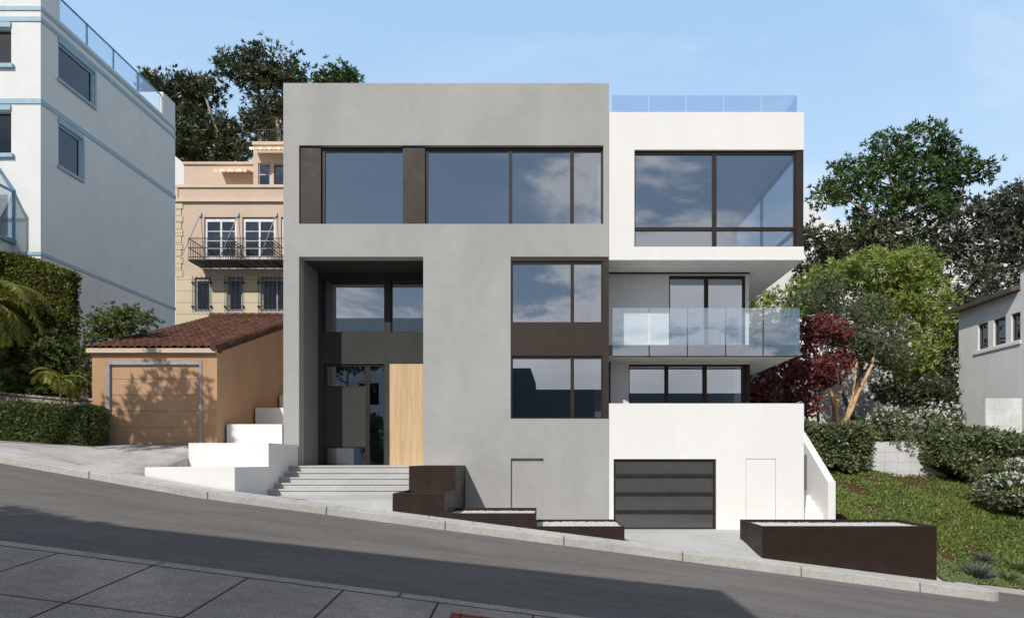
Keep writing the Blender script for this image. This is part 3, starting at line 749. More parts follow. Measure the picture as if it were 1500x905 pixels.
# ================================================================== tan building behind
TB = thing('tan_building', 'tan stucco apartment house with black iron balcony and barred windows behind the garage', 'building', (-13, 12, 0))
dT = 38.0; yT = Y(dT)
def tx(px): return PX(px, dT)
def tz(py): return PZ(py, dT)
wins = [(300.5, 345), (356.5, 402), (413, 458)]
bw = [(286.5, 308), (334, 355), (383, 428)]
xr_ = tx(470)
hs = [(tx(a-1.5), tx(b+1.5), tz(379), tz(318)) for a, b in wins]
mb = MB().holes(tx(258), xr_, tz(406), tz(294), hs, yT, yT+.3); mb.box(tx(258), xr_, yT+.5, Y(43), 0, tz(272)-.2)
mb.box(tx(258), xr_, yT+.3, yT+.5, 0, tz(272)-.2) if False else None
obj('wall', mb, M['tan'], TB)
obj('lower_wall', MB().holes(tx(258)-.0, xr_, 1.5, tz(406)-.003, [(tx(a-1), tx(b+1), tz(457), tz(406.5)) for a, b in bw], yT-.03, yT+.3), M['creamlow'], TB)
mb = MB(); mb.box(tx(256.5), xr_, yT-.07, yT+.3, tz(294)+.003, tz(272)-.002); 
obj('parapet', mb, M['tan'], TB)
mb = MB(); mb.box(tx(256.5)-.03, xr_, yT-.16, yT+.35, tz(276), tz(272)); mb.box(tx(256.5)-.03, xr_, yT-.15, yT-.07, tz(296.5), tz(292)); mb.box(tx(256.5)-.02, tx(262), yT-.13, yT-.072, tz(292), tz(276))
obj('cornice', mb, M['cream'], TB)
mb = MB()
for k in range(11):
    zt_ = tz(296.5)-.002-k*.396; w_ = 268 if k % 2 == 0 else 266
    mb.box(tx(257), tx(w_), yT-.05, yT-.001, zt_-.375, zt_)
bev(obj('quoins', mb, M['creamlow'], TB), .012)
for (a, b) in wins:
    x0, x1 = tx(a), tx(b); m_ = (x0+x1)/2; z0, z1 = tz(378.5), tz(319)
    zs = [tz(375), tz(363), tz(352), tz(338), tz(323.5)]
    pn = []
    for u0, u1 in ((x0+.08, m_-.05), (m_+.05, x1-.08)):
        for za, zb_ in zip(zs[:-1], zs[1:]): pn.append((u0, u1, za+.02, zb_-.02))
    w = obj('french_window', MB().holes(x0-.05, x1+.05, z0, z1, pn, yT+.1, yT+.18), M['pvc'], TB)
    obj('pane', MB().box(x0+.05, x1-.05, yT+.145, yT+.155, z0+.05, z1-.05), M['oldglass'], w)
for (a, b) in bw:
    x0, x1, z0, z1 = tx(a), tx(b), tz(456.5), tz(407.5)
    w = obj('barred_window', MB().holes(x0-.03, x1+.03, z0, z1, [(x0+.09, x1-.09 if b < 400 else (x0+x1)/2-.04, z0+.16, z1-.16)]+([((x0+x1)/2+.04, x1-.09, z0+.16, z1-.16)] if b > 400 else []), yT+.06, yT+.14), M['steelgrey'], TB)
    obj('pane', MB().box(x0+.06, x1-.06, yT+.11, yT+.12, z0+.1, z1-.1), M['oldglass'], w)
    gm = MB(); n = 5 if b < 400 else 9
    for k in range(n):
        x = x0-.12+(x1-x0+.18)*k/(n-1); gm.bar((x, yT-.12, z0-.06), (x, yT-.12, z1+.12), .022)
    for z in (z0+.28, z1-.28): gm.bar((x0-.16, yT-.12, z), (x1+.12, yT-.12, z), .03)
    for x in (x0-.14, x1+.1):
        for z in (z0+.28, z1-.28): gm.box(x-.04, x+.04, yT-.14, yT-.02, z-.05, z+.05)
    obj('window_bars', gm, M['iron'], w)
# iron balcony
bal = MB(); byo = yT-1.5; bz = tz(381); dB2 = dT-1.5
X0, X1 = PX(276, dB2), xr_-.1; zb_ = PZ(381, dB2)
bal.box(X0, X1, byo, byo+.07, zb_-.02, zb_+.05)
for k in range(26): bal.bar((X0, byo+.05+k*.055, zb_), (X1, byo+.05+k*.055, zb_), .018, .04)
for k in range(14):
    x = X0+(X1-X0)*k/13; bal.bar((x, byo, zb_-.03), (x, yT-.01, zb_-.03), .03)
bl = obj('balcony', bal, M['iron'], TB)
rl = MB(); zt_ = PZ(349, dB2); zm = PZ(363, dB2); zl_ = PZ(376.5, dB2)
for z in (zt_, zm, zl_): rl.bar((X0, byo, z), (X1, byo, z), .035)
n = int((X1-X0)/.13)
for k in range(n+1):
    x = X0+(X1-X0)*k/n; rl.bar((x, byo, zb_), (x, byo, zt_), .016)
seg = 2.26
for j in range(5):
    for xx in ((X0+j*seg, ) if j == 0 else (X0+j*seg-.12, X0+j*seg+.1)):
        if xx > X1: continue
        for z in (zt_, zm): rl.bar((xx, byo, z), (xx, yT-.01, z), .035)
        for q in range(8): rl.bar((xx, byo+q*.19, zb_), (xx, byo+q*.19, zt_), .016)
obj('railing', rl, M['iron'], bl)
for j, (px, py) in enumerate(((294, 314.5), (349, 314.5), (405, 314.5))):
    x = tx(px); obj('stay_rod', MB().bar((x, yT-.04, tz(py)), (x-.35, byo, zb_+.05), .034).box(x-.06, x+.06, yT-.1, yT-.002, tz(318), tz(312)), M['steelgrey'], bl)
# set-back top storeys
d2 = 40.5
mb = MB(); mb.box(PX(269.5, d2), PX(470, d2), Y(d2), Y(43)-.1, tz(272)-.1, PZ(238.5, d2)); obj('attic_wall', mb, M['tan'], TB)
d3 = 40.0
top3 = PZ(209, d3)
obj('tower_wall', MB().holes(PX(371, d3), PX(460, d3), tz(272)-.1, top3, [(PX(378, d3), PX(397, d3), tz(272)-.2, PZ(239, d3)), (PX(401, d3), PX(440, d3), tz(272)-.2, PZ(239, d3))], Y(d3), Y(d3)+.4), M['tan'], TB)
obj('attic_cornice', MB().box(PX(268.5, d2), PX(371, d3)-.01, Y(d2)-.1, Y(d2), PZ(241.5, d2), PZ(238, d2)).box(PX(370, d3), PX(460, d3), Y(d3)-.1, Y(d3)-.002, PZ(213, d3), PZ(208.5, d3)), M['tan'], TB)
w = obj('terrace_door', MB().holes(PX(377.5, d3), PX(441, d3), tz(272)-.15, PZ(238.5, d3), [(PX(379.5, d3), PX(394, d3), PZ(271, d3), PZ(256, d3)), (PX(379.5, d3), PX(394, d3), PZ(254.5, d3), PZ(241, d3)), (PX(398, d3), PX(420, d3), PZ(271, d3), PZ(241, d3))], Y(d3)+.08, Y(d3)+.16), M['steelgrey'], TB)
obj('pane', MB().box(PX(379, d3), PX(421, d3), Y(d3)+.13, Y(d3)+.14, PZ(272, d3), PZ(240.5, d3)), M['oldglass'], w)
obj('roof_deck', MB().box(PX(371, d3)+.02, PX(460, d3), Y(d3)+.4, Y(43), top3-.4, top3-.2), M['tan'], TB)
rr = MB(); z0, z1 = top3, PZ(189, d3)
xa, xb = PX(374, d3), PX(455, d3)
rr.bar((xa, Y(d3)+.1, z1), (xb, Y(d3)+.1, z1), .04); rr.bar((xa, Y(d3)+.1, z0+.08), (xb, Y(d3)+.1, z0+.08), .03)
for k in range(int((xb-xa)/.15)+1): rr.bar((xa+k*.15, Y(d3)+.1, z0), (xa+k*.15, Y(d3)+.1, z1), .02)
rr.bar((xa, Y(d3)+.1, z1), (xa, Y(d3)+5, z1), .04)
for k in range(30): rr.bar((xa, Y(d3)+.1+k*.16, z0), (xa, Y(d3)+.1+k*.16, z1), .02)
obj('roof_railing', rr, M['iron'], TB)
def awning(x0, x1, yb, zt_, drop=.22, out=.9):
    mb = MB(); nseg = max(3, int(round((x1-x0)/.26))); w_ = (x1-x0)/nseg; yf_ = yb-out; t = .02
    mb.hexa([(x0, yf_, zt_-drop-t), (x1, yf_, zt_-drop-t), (x1, yb, zt_-t), (x0, yb, zt_-t)], [(x0, yf_, zt_-drop), (x1, yf_, zt_-drop), (x1, yb, zt_), (x0, yb, zt_)])
    for k in range(nseg):
        a = x0+k*w_; pts = [(a, zt_-drop), (a, zt_-drop-.1)]+[(a+w_/2-w_/2*math.cos(R(q)), zt_-drop-.1-.09*math.sin(R(q))) for q in (30, 60, 90, 120, 150)]+[(a+w_, zt_-drop-.1), (a+w_, zt_-drop)]
        mb.prism(pts, yf_-.012, yf_)
    return mb
aw = thing('awning', 'long striped cream and orange awning over the lower roof terrace of tan building', 'awning', (PX(340, d2), Y(d2)-.5, PZ(253, d2)), 'striped roof terrace awnings')
obj('canvas', awning(PX(314, d2-.9), PX(371, d2), Y(d2)-.004, PZ(252, d2)), M['awning'], aw)
aw = thing('awning', 'striped cream and orange awning over the terrace door below the roof railing', 'awning', (PX(395, d3), Y(d3)-.5, PZ(222, d3)), 'striped roof terrace awnings')
obj('canvas', awning(PX(366, d3-.9), PX(440, d3), Y(d3)-.004-.1, PZ(221.5, d3)), M['awning'], aw)

# ================================================================== pale blue building, far left
BB = thing('blue_trimmed_building', 'tall pale stucco building with blue bands, blue window frames and glass roof rail', 'building', (-20, 6, 0))
xC = -16.9; d0, d1 = 22.0, 30.02
def z22(py): return PZ(py, 22)
zpar = z22(10)+.12
sz = lambda py, px: PZ(py, 16224/(797-px))
w1 = (22.80-20, 24.62-20, sz(117, 85)+.05, sz(62, 85)); w2 = (22.80-20, 23.98-20, sz(242, 85), sz(180, 85))
front_h = [(-19.4, PX(16.5, 22), z22(95), z22(41)), (-19.4, PX(16.5, 22), z22(226), z22(162)), (-19.4, -18.0, z22(345), z22(285))]
mb = MB(); mb.holes(-28, xC, .5, 18.5, front_h, Y(22), Y(22)+.35)
mb.holes(Y(22)+.35, Y(d1), .5, zpar, [w1, w2], xC-.35, xC, 'x')
mb.box(-28, xC-.0, Y(22)+.35, Y(22.87), zpar+.001, 18.5)
mb.box(-28, xC-.35, Y(d1)-.3, Y(d1), .5, zpar)
mb.box(xC-1.6, xC, Y(29.06), Y(d1), zpar, 1.86+16.35)
obj('wall', mb, M['blueb'], BB)
obj('roof', MB().box(-28, xC-.35, Y(22.9), Y(d1)-.3, zpar-.5, zpar-.3), M['blueb'], BB)
for a, b in ((10, 16), (25.4, 32), (145, 152.5), (369, 374)):
    z1, z0 = z22(a), z22(b)
    obj('blue_band', MB().box(-28, xC+.03, Y(22)-.03, Y(22)-.001, z0, z1).box(xC+.001, xC+.03, Y(22), Y(d1)+.02, z0, z1), M['bluetrim'], BB)
for w_ in (w1, w2):
    yy0, yy1, z0, z1 = w_
    w = obj('window', MB().holes(yy0, yy1, z0, z1, [(yy0+.06, yy1-.10, z0+.05, z1-.09)], xC-.12, xC-.04, 'x').box(xC-.03, xC+.07, yy0-.06, yy1+.06, z0-.10, z0-.002).box(xC+.002, xC+.045, yy0-.02, yy1+.02, z1+.002, z1+.16).box(xC+.002, xC+.04, yy1, yy1+.09, z0, z1), M['bluetrim'], BB)
    obj('pane', MB().box(xC-.09, xC-.08, yy0+.03, yy1-.03, z0+.03, z1-.03), M['aglass'], w)
for (a, b, z0, z1) in front_h[:2]:
    w = obj('window', MB().holes(a, b, z0, z1, [(a+.1, b-.05, z0+.04, z1-.04)], Y(22)+.12, Y(22)+.2).box(a, b+.1, Y(22)-.1, Y(22)+.0-.001, z0-.13, z0-.0).box(a, b+.0, Y(22)-.05, Y(22)-.001, z1, z1+.17), M['bluetrim'], BB)
    obj('pane', MB().box(a+.05, b-.03, Y(22)+.15, Y(22)+.16, z0+.02, z1-.02), M['aglass'], w)
obj('interior_wall', MB().box(-27, xC-.5, Y(24.9), Y(25), 1, zpar-.6), M['slate'], BB)
rl = obj('roof_railing', MB().bar((xC-.1, Y(22.9), 1.86+16.22), (xC-.1, Y(29.05), 1.86+16.22), .05), M['bluedark'], BB)
ds = [22.9, 24.35, 25.85, 27.4, 29.05]
for a, b in zip(ds[:-1], ds[1:]): obj('glass_panel', MB().box(xC-.105, xC-.09, Y(a)+.03, Y(b)-.03, zpar, 1.86+16.2), M['rail'], rl)
for a in ds[1:-1]: obj('post', MB().box(xC-.12, xC-.07, Y(a)-.025, Y(a)+.025, zpar, 1.86+16.2), M['bluedark'], rl)
# glazed bay on the front
bxr = -17.76; byf = Y(21.0); zb0, zb1 = z22(352), z22(280)
bay = MB(); fr_ = .06
for (y_) in (byf, Y(22)-.06): bay.box(bxr-fr_, bxr, y_, y_+fr_, zb0, zb1)
bay.box(-20.2, bxr+.04, byf-.04, Y(22)-.002, zb0-.14, zb0); bay.box(bxr-fr_, bxr, byf+fr_, Y(22)-.06, zb1-.07, zb1); bay.box(-20.2, bxr-fr_, byf, byf+fr_, zb1-.07, zb1)
bay.box(-19.0, -18.94, byf, byf+.05, zb0, zb1-.07)
bay.bar((bxr, Y(22)-.03, zb1), (bxr-.78, Y(22)-.03, zb1+1.15), .06); bay.bar((bxr, byf+.02, zb1), (bxr-.78, Y(22)-.05, zb1+1.15), .05)
w = obj('bay_window', bay, M['bluedark'], BB)
obj('pane', MB().box(bxr-.035, bxr-.025, byf+fr_, Y(22)-.06, zb0, zb1-.07), M['rail'], w)
obj('pane', MB().box(-20.1, bxr-.06, byf+.02, byf+.03, zb0, zb1-.07), M['glass'], w)
obj('roof_pane', MB().poly([(bxr-.02, byf+.03, zb1+.01), (bxr-.02, Y(22)-.03, zb1+.01), (bxr-.78, Y(22)-.03, zb1+1.12)]).poly([(bxr-.02, byf+.03, zb1+.01), (bxr-.78, Y(22)-.03, zb1+1.12), (-20.1, Y(22)-.03, zb1+1.12), (-20.1, byf+.03, zb1+.01)]), M['rail'], w)
obj('bay_base', MB().box(-20.1, bxr-.1, byf+.1, Y(22)-.002, zb0-.9, zb0-.142), M['blueb'], w)
# white walls glimpsed above the blue building's end
PB = thing('white_apartment_block', 'plain pale building partly hidden behind the left trees', 'building', (-23, 25, 3))
obj('wall', MB().box(PX(225, 48), PX(291, 48), Y(48), Y(49), 3, PZ(205, 48)), M['rwhite'], PB)
PB2 = thing('white_garden_block', 'low white stucco wall corner between blue trimmed and tan buildings', 'wall', (-20, 17, 3))
obj('wall_panel', MB().prism([(PX(230, 44), 3), (PX(273, 44), 3), (PX(273, 44), PZ(243, 44)), (PX(257, 44), PZ(229, 44)), (PX(230, 44), PZ(210, 44))], Y(44), Y(44.3)), M['rwhite'], PB2)

# ================================================================== right side buildings
RH = thing('white_side_house', 'white stucco house with brown eave and three small windows at right edge', 'house', (19, 6, 2.5))
xh = 17.4
ws = [(26.29-20, 25.69-20), (25.38-20, 24.70-20), (24.42-20, 23.85-20)]
zh0, zh1 = 6.3, 7.32; ze = PZ(427, 24)
whs = [(b, a, zh0, zh1) for a, b in ws]
mb = MB().holes(Y(23.95), Y(27.5), 2, ze, whs, xh, xh+.3, 'x'); mb.box(xh+.3, 26, Y(27.2), Y(27.5), 2, ze)
obj('wall', mb, M['rwhite'], RH)
obj('front_wing', MB().box(17.40, 26, Y(22.9), Y(23.94), 2, PZ(396, 24)), M['rwhite'], RH)
obj('wing_eave', MB().box(17.33, 26, Y(22.8), Y(23.94), PZ(396, 24)+.002, PZ(396, 24)+.1), M['roofbrown'], RH)
obj('eave', MB().hexa([(xh-.35, Y(23.95), ze), (26, Y(23.95), ze+2), (26, Y(27.9), ze+2), (xh-.35, Y(27.9), ze)], [(xh-.35, Y(23.95), ze+.16), (26, Y(23.95), ze+2.2), (26, Y(27.9), ze+2.2), (xh-.35, Y(27.9), ze+.16)]), M['roofbrown'], RH)
for (a, b, z0, z1) in whs:
    w = obj('window', MB().holes(a, b, z0, z1, [(a+.05, b-.05, z0+.05, z1-.05)], xh+.08, xh+.16, 'x'), M['roofbrown'], RH)
    obj('pane', MB().box(xh+.12, xh+.13, a+.03, b-.03, z0+.03, z1-.03), M['aglass'], w)
obj('sill', MB().box(xh-.05, xh-.001, Y(23.9), Y(26.5), zh0-.16, zh0-.06), M['rwhite'], RH)
obj('interior_wall', MB().box(xh+1.5, xh+1.6, Y(23.96), Y(27.1), 4, 8), M['slate'], RH)
BW = thing('block_pier', 'low white concrete block wall in front of the white house at right', 'wall', (16, 2.9, 2.4))
obj('wall_panel', MB().box(PX(1443.5, 23.6), PX(1497, 23.6), Y(23.6), Y(23.85), 1.6, PZ(583, 23.6)), M['blockwall2'], BW)
RW = thing('retaining_wall', 'long low pale block retaining wall above the planted bank', 'wall', (20, 4.1, 0))
obj('wall_panel', MB().box(8.95, 34, Y(24), Y(24.25), .0, 2.57), M['blockwall'], RW)
CW = thing('concrete_wall', 'tall pale panelled concrete wall behind the tree trunks', 'wall', (16, 11, 2))
obj('wall_panel', MB().box(9, 19.5, Y(31), Y(31.3), 2, PZ(520, 31)), M['blockwall2'], CW)
CB = thing('pale_building', 'pale plastered building corner just seen under the upper balcony soffit', 'building', (14, 22, 2))
obj('wall', MB().box(9, PX(1166, 42), Y(42), Y(48), 2, PZ(395, 42)+1.5), M['rwhite'], CB)

# ================================================================== across the street (reflected and casting shade)
OB = thing('opposite_building', 'pale flat roofed apartment building across the street casting shade on the road', 'building', (-14, -26, 0))
yA = -20.85; hA = 11.54
xA = -2.56
mb = MB(); oh = []
for fl in range(3):
    for k in range(7):
        x1 = xA-1.4-k*3.6; z0 = 2.6+fl*3.0; oh.append((x1-1.5, x1, z0, z0+1.6))
mb.holes(-31, xA, -1, hA, oh, yA-.3, yA); mb.box(-31, xA, -32, yA-.3, hA-.5, hA-.002); mb.box(xA-.3, xA, -32, yA-.3, -1, hA-.5); mb.box(-31, -30.7, -32, yA-.3, -1, hA-.5); mb.box(-30.7, xA-.3, -32, -31.7, -1, hA-.5)
obj('wall', mb, M['pale'], OB)
for (a, b, z0, z1) in oh:
    w = obj('window', MB().holes(a, b, z0, z1, [(a+.07, (a+b)/2-.03, z0+.07, z1-.07), ((a+b)/2+.03, b-.07, z0+.07, z1-.07)], yA-.2, yA-.12), M['pvc'], OB)
    obj('pane', MB().box(a+.05, b-.05, yA-.17, yA-.16, z0+.05, z1-.05), M['aglass'], w)
SB = thing('slate_building', 'low dark slate clad building across the street', 'building', (7, -30, -1))
mb = MB(); yS = -26.0
mb.box(-.6, 16, yS-8, yS, -3, 6.9); mb.prism([(-2.4, -3), (-.6, -3), (-.6, 7.4), (-.95, 8.4), (-2.4, 8.4)], yS-8, yS+.01)
obj('wall', mb, M['slate'], SB)

# ================================================================== vegetation
def rot_perp(a):
    r = RNG.normal(size=a.shape); b = np.cross(a, r); return b/np.maximum(np.linalg.norm(b, axis=1, keepdims=True), 1e-6)
def leaves(p, a, length, width, b=None, fold=.0):
    """rhombic leaves: base p, unit axis a"""
    n = len(p); ln = (length*(0.65+.7*RNG.random((n, 1)))); wd_ = width*(0.65+.7*RNG.random((n, 1)))
    if b is None: b = rot_perp(a)
    m_ = p+a*ln*.45
    v = np.stack([p, m_+b*wd_*.5, p+a*ln, m_-b*wd_*.5], 1).reshape(-1, 3)
    f = np.arange(n*4).reshape(n, 4); return v, f
def unit(v): return v/np.maximum(np.linalg.norm(v, axis=1, keepdims=True), 1e-6)
def cluster_pts(blobs, n, shell=.45):
    vol = np.array([b[3]*b[4]*b[5] for b in blobs])**.62; idx = RNG.choice(len(blobs), n, p=vol/vol.sum())
    B = np.array(blobs)[idx]; d = unit(RNG.normal(size=(n, 3))); r = (shell+(1-shell)*RNG.random((n, 1)))**.7
    return B[:, :3]+d*r*B[:, 3:6], d
def crown(blobs, ncl, per, cr, ln, wd_, droop=-.1, shell=.45, flat=.75):
    """leaf tufts: every cluster carries twigs, every twig ends in a whorl of leaves"""
    c, dn = cluster_pts(blobs, ncl, shell); k = 8; nt = max(2, int(round(per/k)))
    tc_ = np.repeat(c, nt, 0)+RNG.normal(size=(ncl*nt, 3))*cr*np.array([1, 1, flat]); ax = unit(unit(tc_-np.repeat(c, nt, 0))*.8+np.repeat(dn, nt, 0)*.6+np.array([0, 0, .45+droop]))
    u = rot_perp(ax); w_ = np.cross(ax, u); n = len(tc_)
    th = (np.arange(k)[None, :]*2.399+RNG.random((n, 1))*6.28+RNG.normal(size=(n, k))*.25)[..., None]
    tilt = (.35+.95*RNG.random((n, k)))[..., None]
    a = (u[:, None]*np.cos(th)+w_[:, None]*np.sin(th))*np.sin(tilt)+ax[:, None]*np.cos(tilt)+np.array([0, 0, droop*.8])
    a = unit(a.reshape(-1, 3)); p = np.repeat(tc_, k, 0)+a*ln*.08; b = unit(np.cross(a, np.repeat(ax, k, 0)+RNG.normal(size=a.shape)*.25))
    v, f = leaves(p, a, ln, wd_, b); return v, f, c
def branches(mb, nodes, targets, r0, r1=.015):
    nodes = [Vector(n) for n in nodes]
    for t in targets:
        t = Vector(t); cand = [n for n in nodes if n.z < t.z+.3] or nodes
        n = min(cand, key=lambda q: (q-t).length+abs(q.z-t.z)*.1)
        m1 = n.lerp(t, .4)+Vector((random.uniform(-.25, .25), random.uniform(-.25, .25), random.uniform(-.1, .3)))
        m2 = n.lerp(t, .75)+Vector((random.uniform(-.2, .2), random.uniform(-.2, .2), random.uniform(-.05, .25)))
        mb.tube([n, m1, m2, t], [r0, r0*.65, r0*.4, r1], 5)
def B(px, py, d, rx, ry, rd=None):
    """blob seen at px,py with pixel radii rx, ry at distance d"""
    k = d/F; return (PX(px, d), Y(d), PZ(py, d), rx*k, (rd if rd else rx*.8)*k, ry*k)
def tree(name, label, trunks, blobs, ncl, per, cr, ln, wd_, leaf, barkm, nbr=40, rb=.05, droop=-.1, shell=.45, group=None, cat='tree', flat=.75):
    base = trunks[0][0][0]; T = thing(name, label, cat, tuple(base), group)
    v, f, c = crown(blobs, ncl, per, cr, ln, wd_, droop, shell, flat)
    mb = MB(); nodes = []
    for pts, rad in trunks:
        # subdivide the trunk so that it bends softly
        P_ = [Vector(p) for p in pts]; out = [P_[0]]; rr_ = [rad[0]]
        for i in range(len(P_)-1):
            for q in (1, 2, 3):
                t = q/3; w_ = P_[i].lerp(P_[i+1], t)+(Vector((random.uniform(-1, 1), random.uniform(-1, 1), 0))*rad[i]*.25 if q < 3 else Vector((0, 0, 0)))
                out.append(w_); rr_.append(rad[i]+(rad[i+1]-rad[i])*t)
        mb.tube(out, rr_, 9); nodes += out[len(out)//2:]
    sel = [c[i] for i in RNG.choice(len(c), min(nbr, len(c)), replace=False)]
    branches(mb, nodes, sel, rb)
    obj('trunk', mb, M[barkm], T, smooth=True); obj('crown', (v, f), M[leaf], T)
    return T
def tp(px, py, d): return (PX(px, d), Y(d), PZ(py, d))
# --- right hand trees, far to near
tree('magnolia_tree', 'tallest dark green tree right of the house, wide crown of tufted leaves with pale limbs',
     [([tp(1325, 620, 37), tp(1322, 480, 37), tp(1334, 370, 37), tp(1325, 320, 37), tp(1300, 250, 37)], [.3, .22, .16, .12, .05]),
      ([tp(1325, 335, 37), tp(1290, 325, 36.5), tp(1245, 295, 36)], [.12, .09, .04]),
      ([tp(1370, 420, 37.5), tp(1365, 360, 37.5), tp(1400, 310, 37.5), tp(1418, 255, 37.5)], [.13, .09, .07, .04])],
     [B(1345, 215, 37, 38, 30), B(1300, 225, 37, 30, 26), B(1370, 205, 37, 18, 20), B(1250, 262, 36.5, 38, 26), B(1215, 290, 36, 20, 14), B(1290, 262, 37, 34, 34),
      B(1350, 262, 37, 46, 34), B(1400, 240, 37, 24, 20), B(1435, 242, 37, 22, 18), B(1300, 310, 37, 50, 18), B(1350, 320, 37, 44, 34), B(1240, 345, 37, 30, 12), B(1385, 285, 38, 22, 28)],
     410, 54, .26, .26, .09, 'l_green', 'bark_pale', 110, .06, -.15, .7)
tree('magnolia_tree', 'dark grey green tree behind the white house at the right edge',
     [([tp(1425, 620, 34), tp(1420, 480, 34), tp(1450, 400, 34), tp(1470, 340, 34)], [.25, .2, .13, .05]), ([tp(1420, 470, 34), tp(1410, 430, 34), tp(1440, 390, 33.5)], [.13, .1, .05])],
     [B(1470, 310, 34, 42, 30), B(1425, 320, 34, 30, 26), B(1500, 340, 34, 40, 50), B(1450, 360, 34, 50, 24), B(1400, 350, 34.5, 24, 26), B(1480, 400, 34, 46, 30), B(1420, 415, 34, 40, 26), B(1395, 470, 33, 24, 44), B(1425, 450, 33, 24, 14), B(1490, 290, 34, 24, 16)],
     320, 56, .27, .25, .085, 'l_grey', 'bark_pale', 90, .06, -.2, .7)
tree('magnolia_tree', 'dark tree just right of the upper white box, lower than the tall one',
     [([tp(1235, 620, 36), tp(1230, 480, 36), tp(1225, 380, 36)], [.2, .15, .08])],
     [B(1200, 350, 35, 26, 22), B(1185, 372, 35, 22, 20), B(1240, 375, 36, 48, 26), B(1290, 350, 36.5, 40, 16), B(1345, 375, 37, 50, 18), B(1200, 400, 36, 26, 10), B(1180, 450, 36, 30, 20), B(1262, 340, 35.5, 18, 10)],
     260, 56, .27, .24, .085, 'l_dark', 'bark_pale', 50, .05, -.15, .7)
tree('leafy_tree', 'large bright lime green tree in front of the dark trees',
     [([tp(1330, 640, 30), tp(1325, 560, 30), tp(1300, 470, 30)], [.2, .14, .07]), ([tp(1328, 580, 30), tp(1365, 520, 29.5), tp(1370, 470, 29.5)], [.1, .07, .04])],
     [B(1290, 400, 30, 60, 26), B(1225, 410, 30.5, 36, 22), B(1190, 430, 30.5, 26, 16), B(1335, 400, 30, 40, 26), B(1350, 445, 29.5, 44, 34), B(1300, 445, 30, 44, 30), B(1370, 500, 29, 36, 34), B(1340, 530, 29, 34, 26), B(1130, 455, 31, 44, 22), B(1385, 500, 29, 16, 22), B(1110, 490, 31, 30, 30)],
     560, 48, .25, .23, .07, 'l_lime', 'bark_dark', 60, .04, -.1, .7)
tree('small_leaved_tree', 'grey green fine leaved tree with dark leaning trunk between red and lime trees',
     [([tp(1252, 632, 27.5), tp(1248, 590, 27.5), tp(1262, 545, 27.5), tp(1250, 500, 27.5)], [.15, .12, .09, .04]), ([tp(1250, 612, 27.4), tp(1236, 580, 27.3), tp(1228, 545, 27)], [.09, .07, .04])],
     [B(1240, 470, 27.5, 48, 26), B(1285, 490, 27.5, 44, 28), B(1200, 440, 27.5, 34, 22), B(1250, 510, 27.5, 50, 24), B(1310, 520, 27.5, 28, 20), B(1215, 420, 28, 26, 16), B(1270, 450, 28, 34, 16)],
     620, 36, .17, .13, .045, 'l_sage', 'bark_dark', 36, .03, -.05)
tree('crape_myrtle_tree', 'multi stemmed tree with smooth tan trunks behind the left hedge',
     [([tp(1222, 632, 26.4), tp(1225, 590, 26.4), tp(1242, 545, 26.4), tp(1246, 510, 26.4)], [.13, .10, .06, .03]), ([tp(1223, 600, 26.4), tp(1214, 560, 26.4), tp(1208, 520, 26.4)], [.09, .06, .03]),
      ([tp(1233, 632, 26.2), tp(1255, 580, 26.2), tp(1277, 535, 26.2), tp(1285, 500, 26.2)], [.11, .08, .06, .03]), ([tp(1236, 622, 26.3), tp(1250, 575, 26.3), tp(1256, 530, 26.3)], [.06, .05, .03])],
     [B(1262, 500, 26.6, 30, 14), B(1225, 485, 26.6, 26, 14), B(1290, 505, 26.2, 22, 16), B(1285, 520, 26.4, 20, 10)], 190, 34, .16, .13, .045, 'l_sage', 'bark_tan', 12, .025)
tree('red_leaf_tree', 'dark red plum coloured tree right of the lower terrace',
     [([tp(1168, 632, 25), tp(1165, 600, 25), tp(1150, 560, 25), tp(1140, 530, 25)], [.10, .08, .05, .03]), ([tp(1200, 628, 25.3), tp(1198, 596, 25.3), tp(1190, 550, 25.3)], [.07, .05, .03]), ([tp(1186, 628, 25.2), tp(1180, 600, 25.2), tp(1175, 560, 25.2)], [.06, .05, .03])],
     [B(1180, 545, 25, 36, 26), B(1130, 575, 25, 36, 22), B(1205, 480, 25.3, 30, 18), B(1160, 500, 25.5, 44, 24), B(1175, 590, 25, 30, 18), B(1205, 545, 25, 22, 24), B(1120, 500, 25.6, 34, 24), B(1100, 590, 25, 26, 22), B(1232, 530, 25.6, 18, 12), B(1230, 485, 25.6, 16, 10), B(1145, 545, 25, 36, 20)],
     760, 34, .15, .125, .07, 'l_red', 'bark_dark', 40, .025, -.05)
tree('evergreen_shrub', 'dark evergreen shrub climbing against the wall beside the white house',
     [([tp(1395, 660, 28), tp(1390, 590, 28), tp(1370, 560, 28)], [.09, .07, .03])],
     [B(1380, 590, 28, 30, 30), B(1350, 580, 28, 34, 14), B(1310, 572, 27.6, 30, 10), B(1395, 630, 28, 24, 30), B(1400, 540, 28, 16, 30), B(1400, 620, 27.5, 14, 30)],
     300, 30, .18, .19, .06, 'l_dark', 'bark_dark', 26, .03, -.2, cat='shrub')
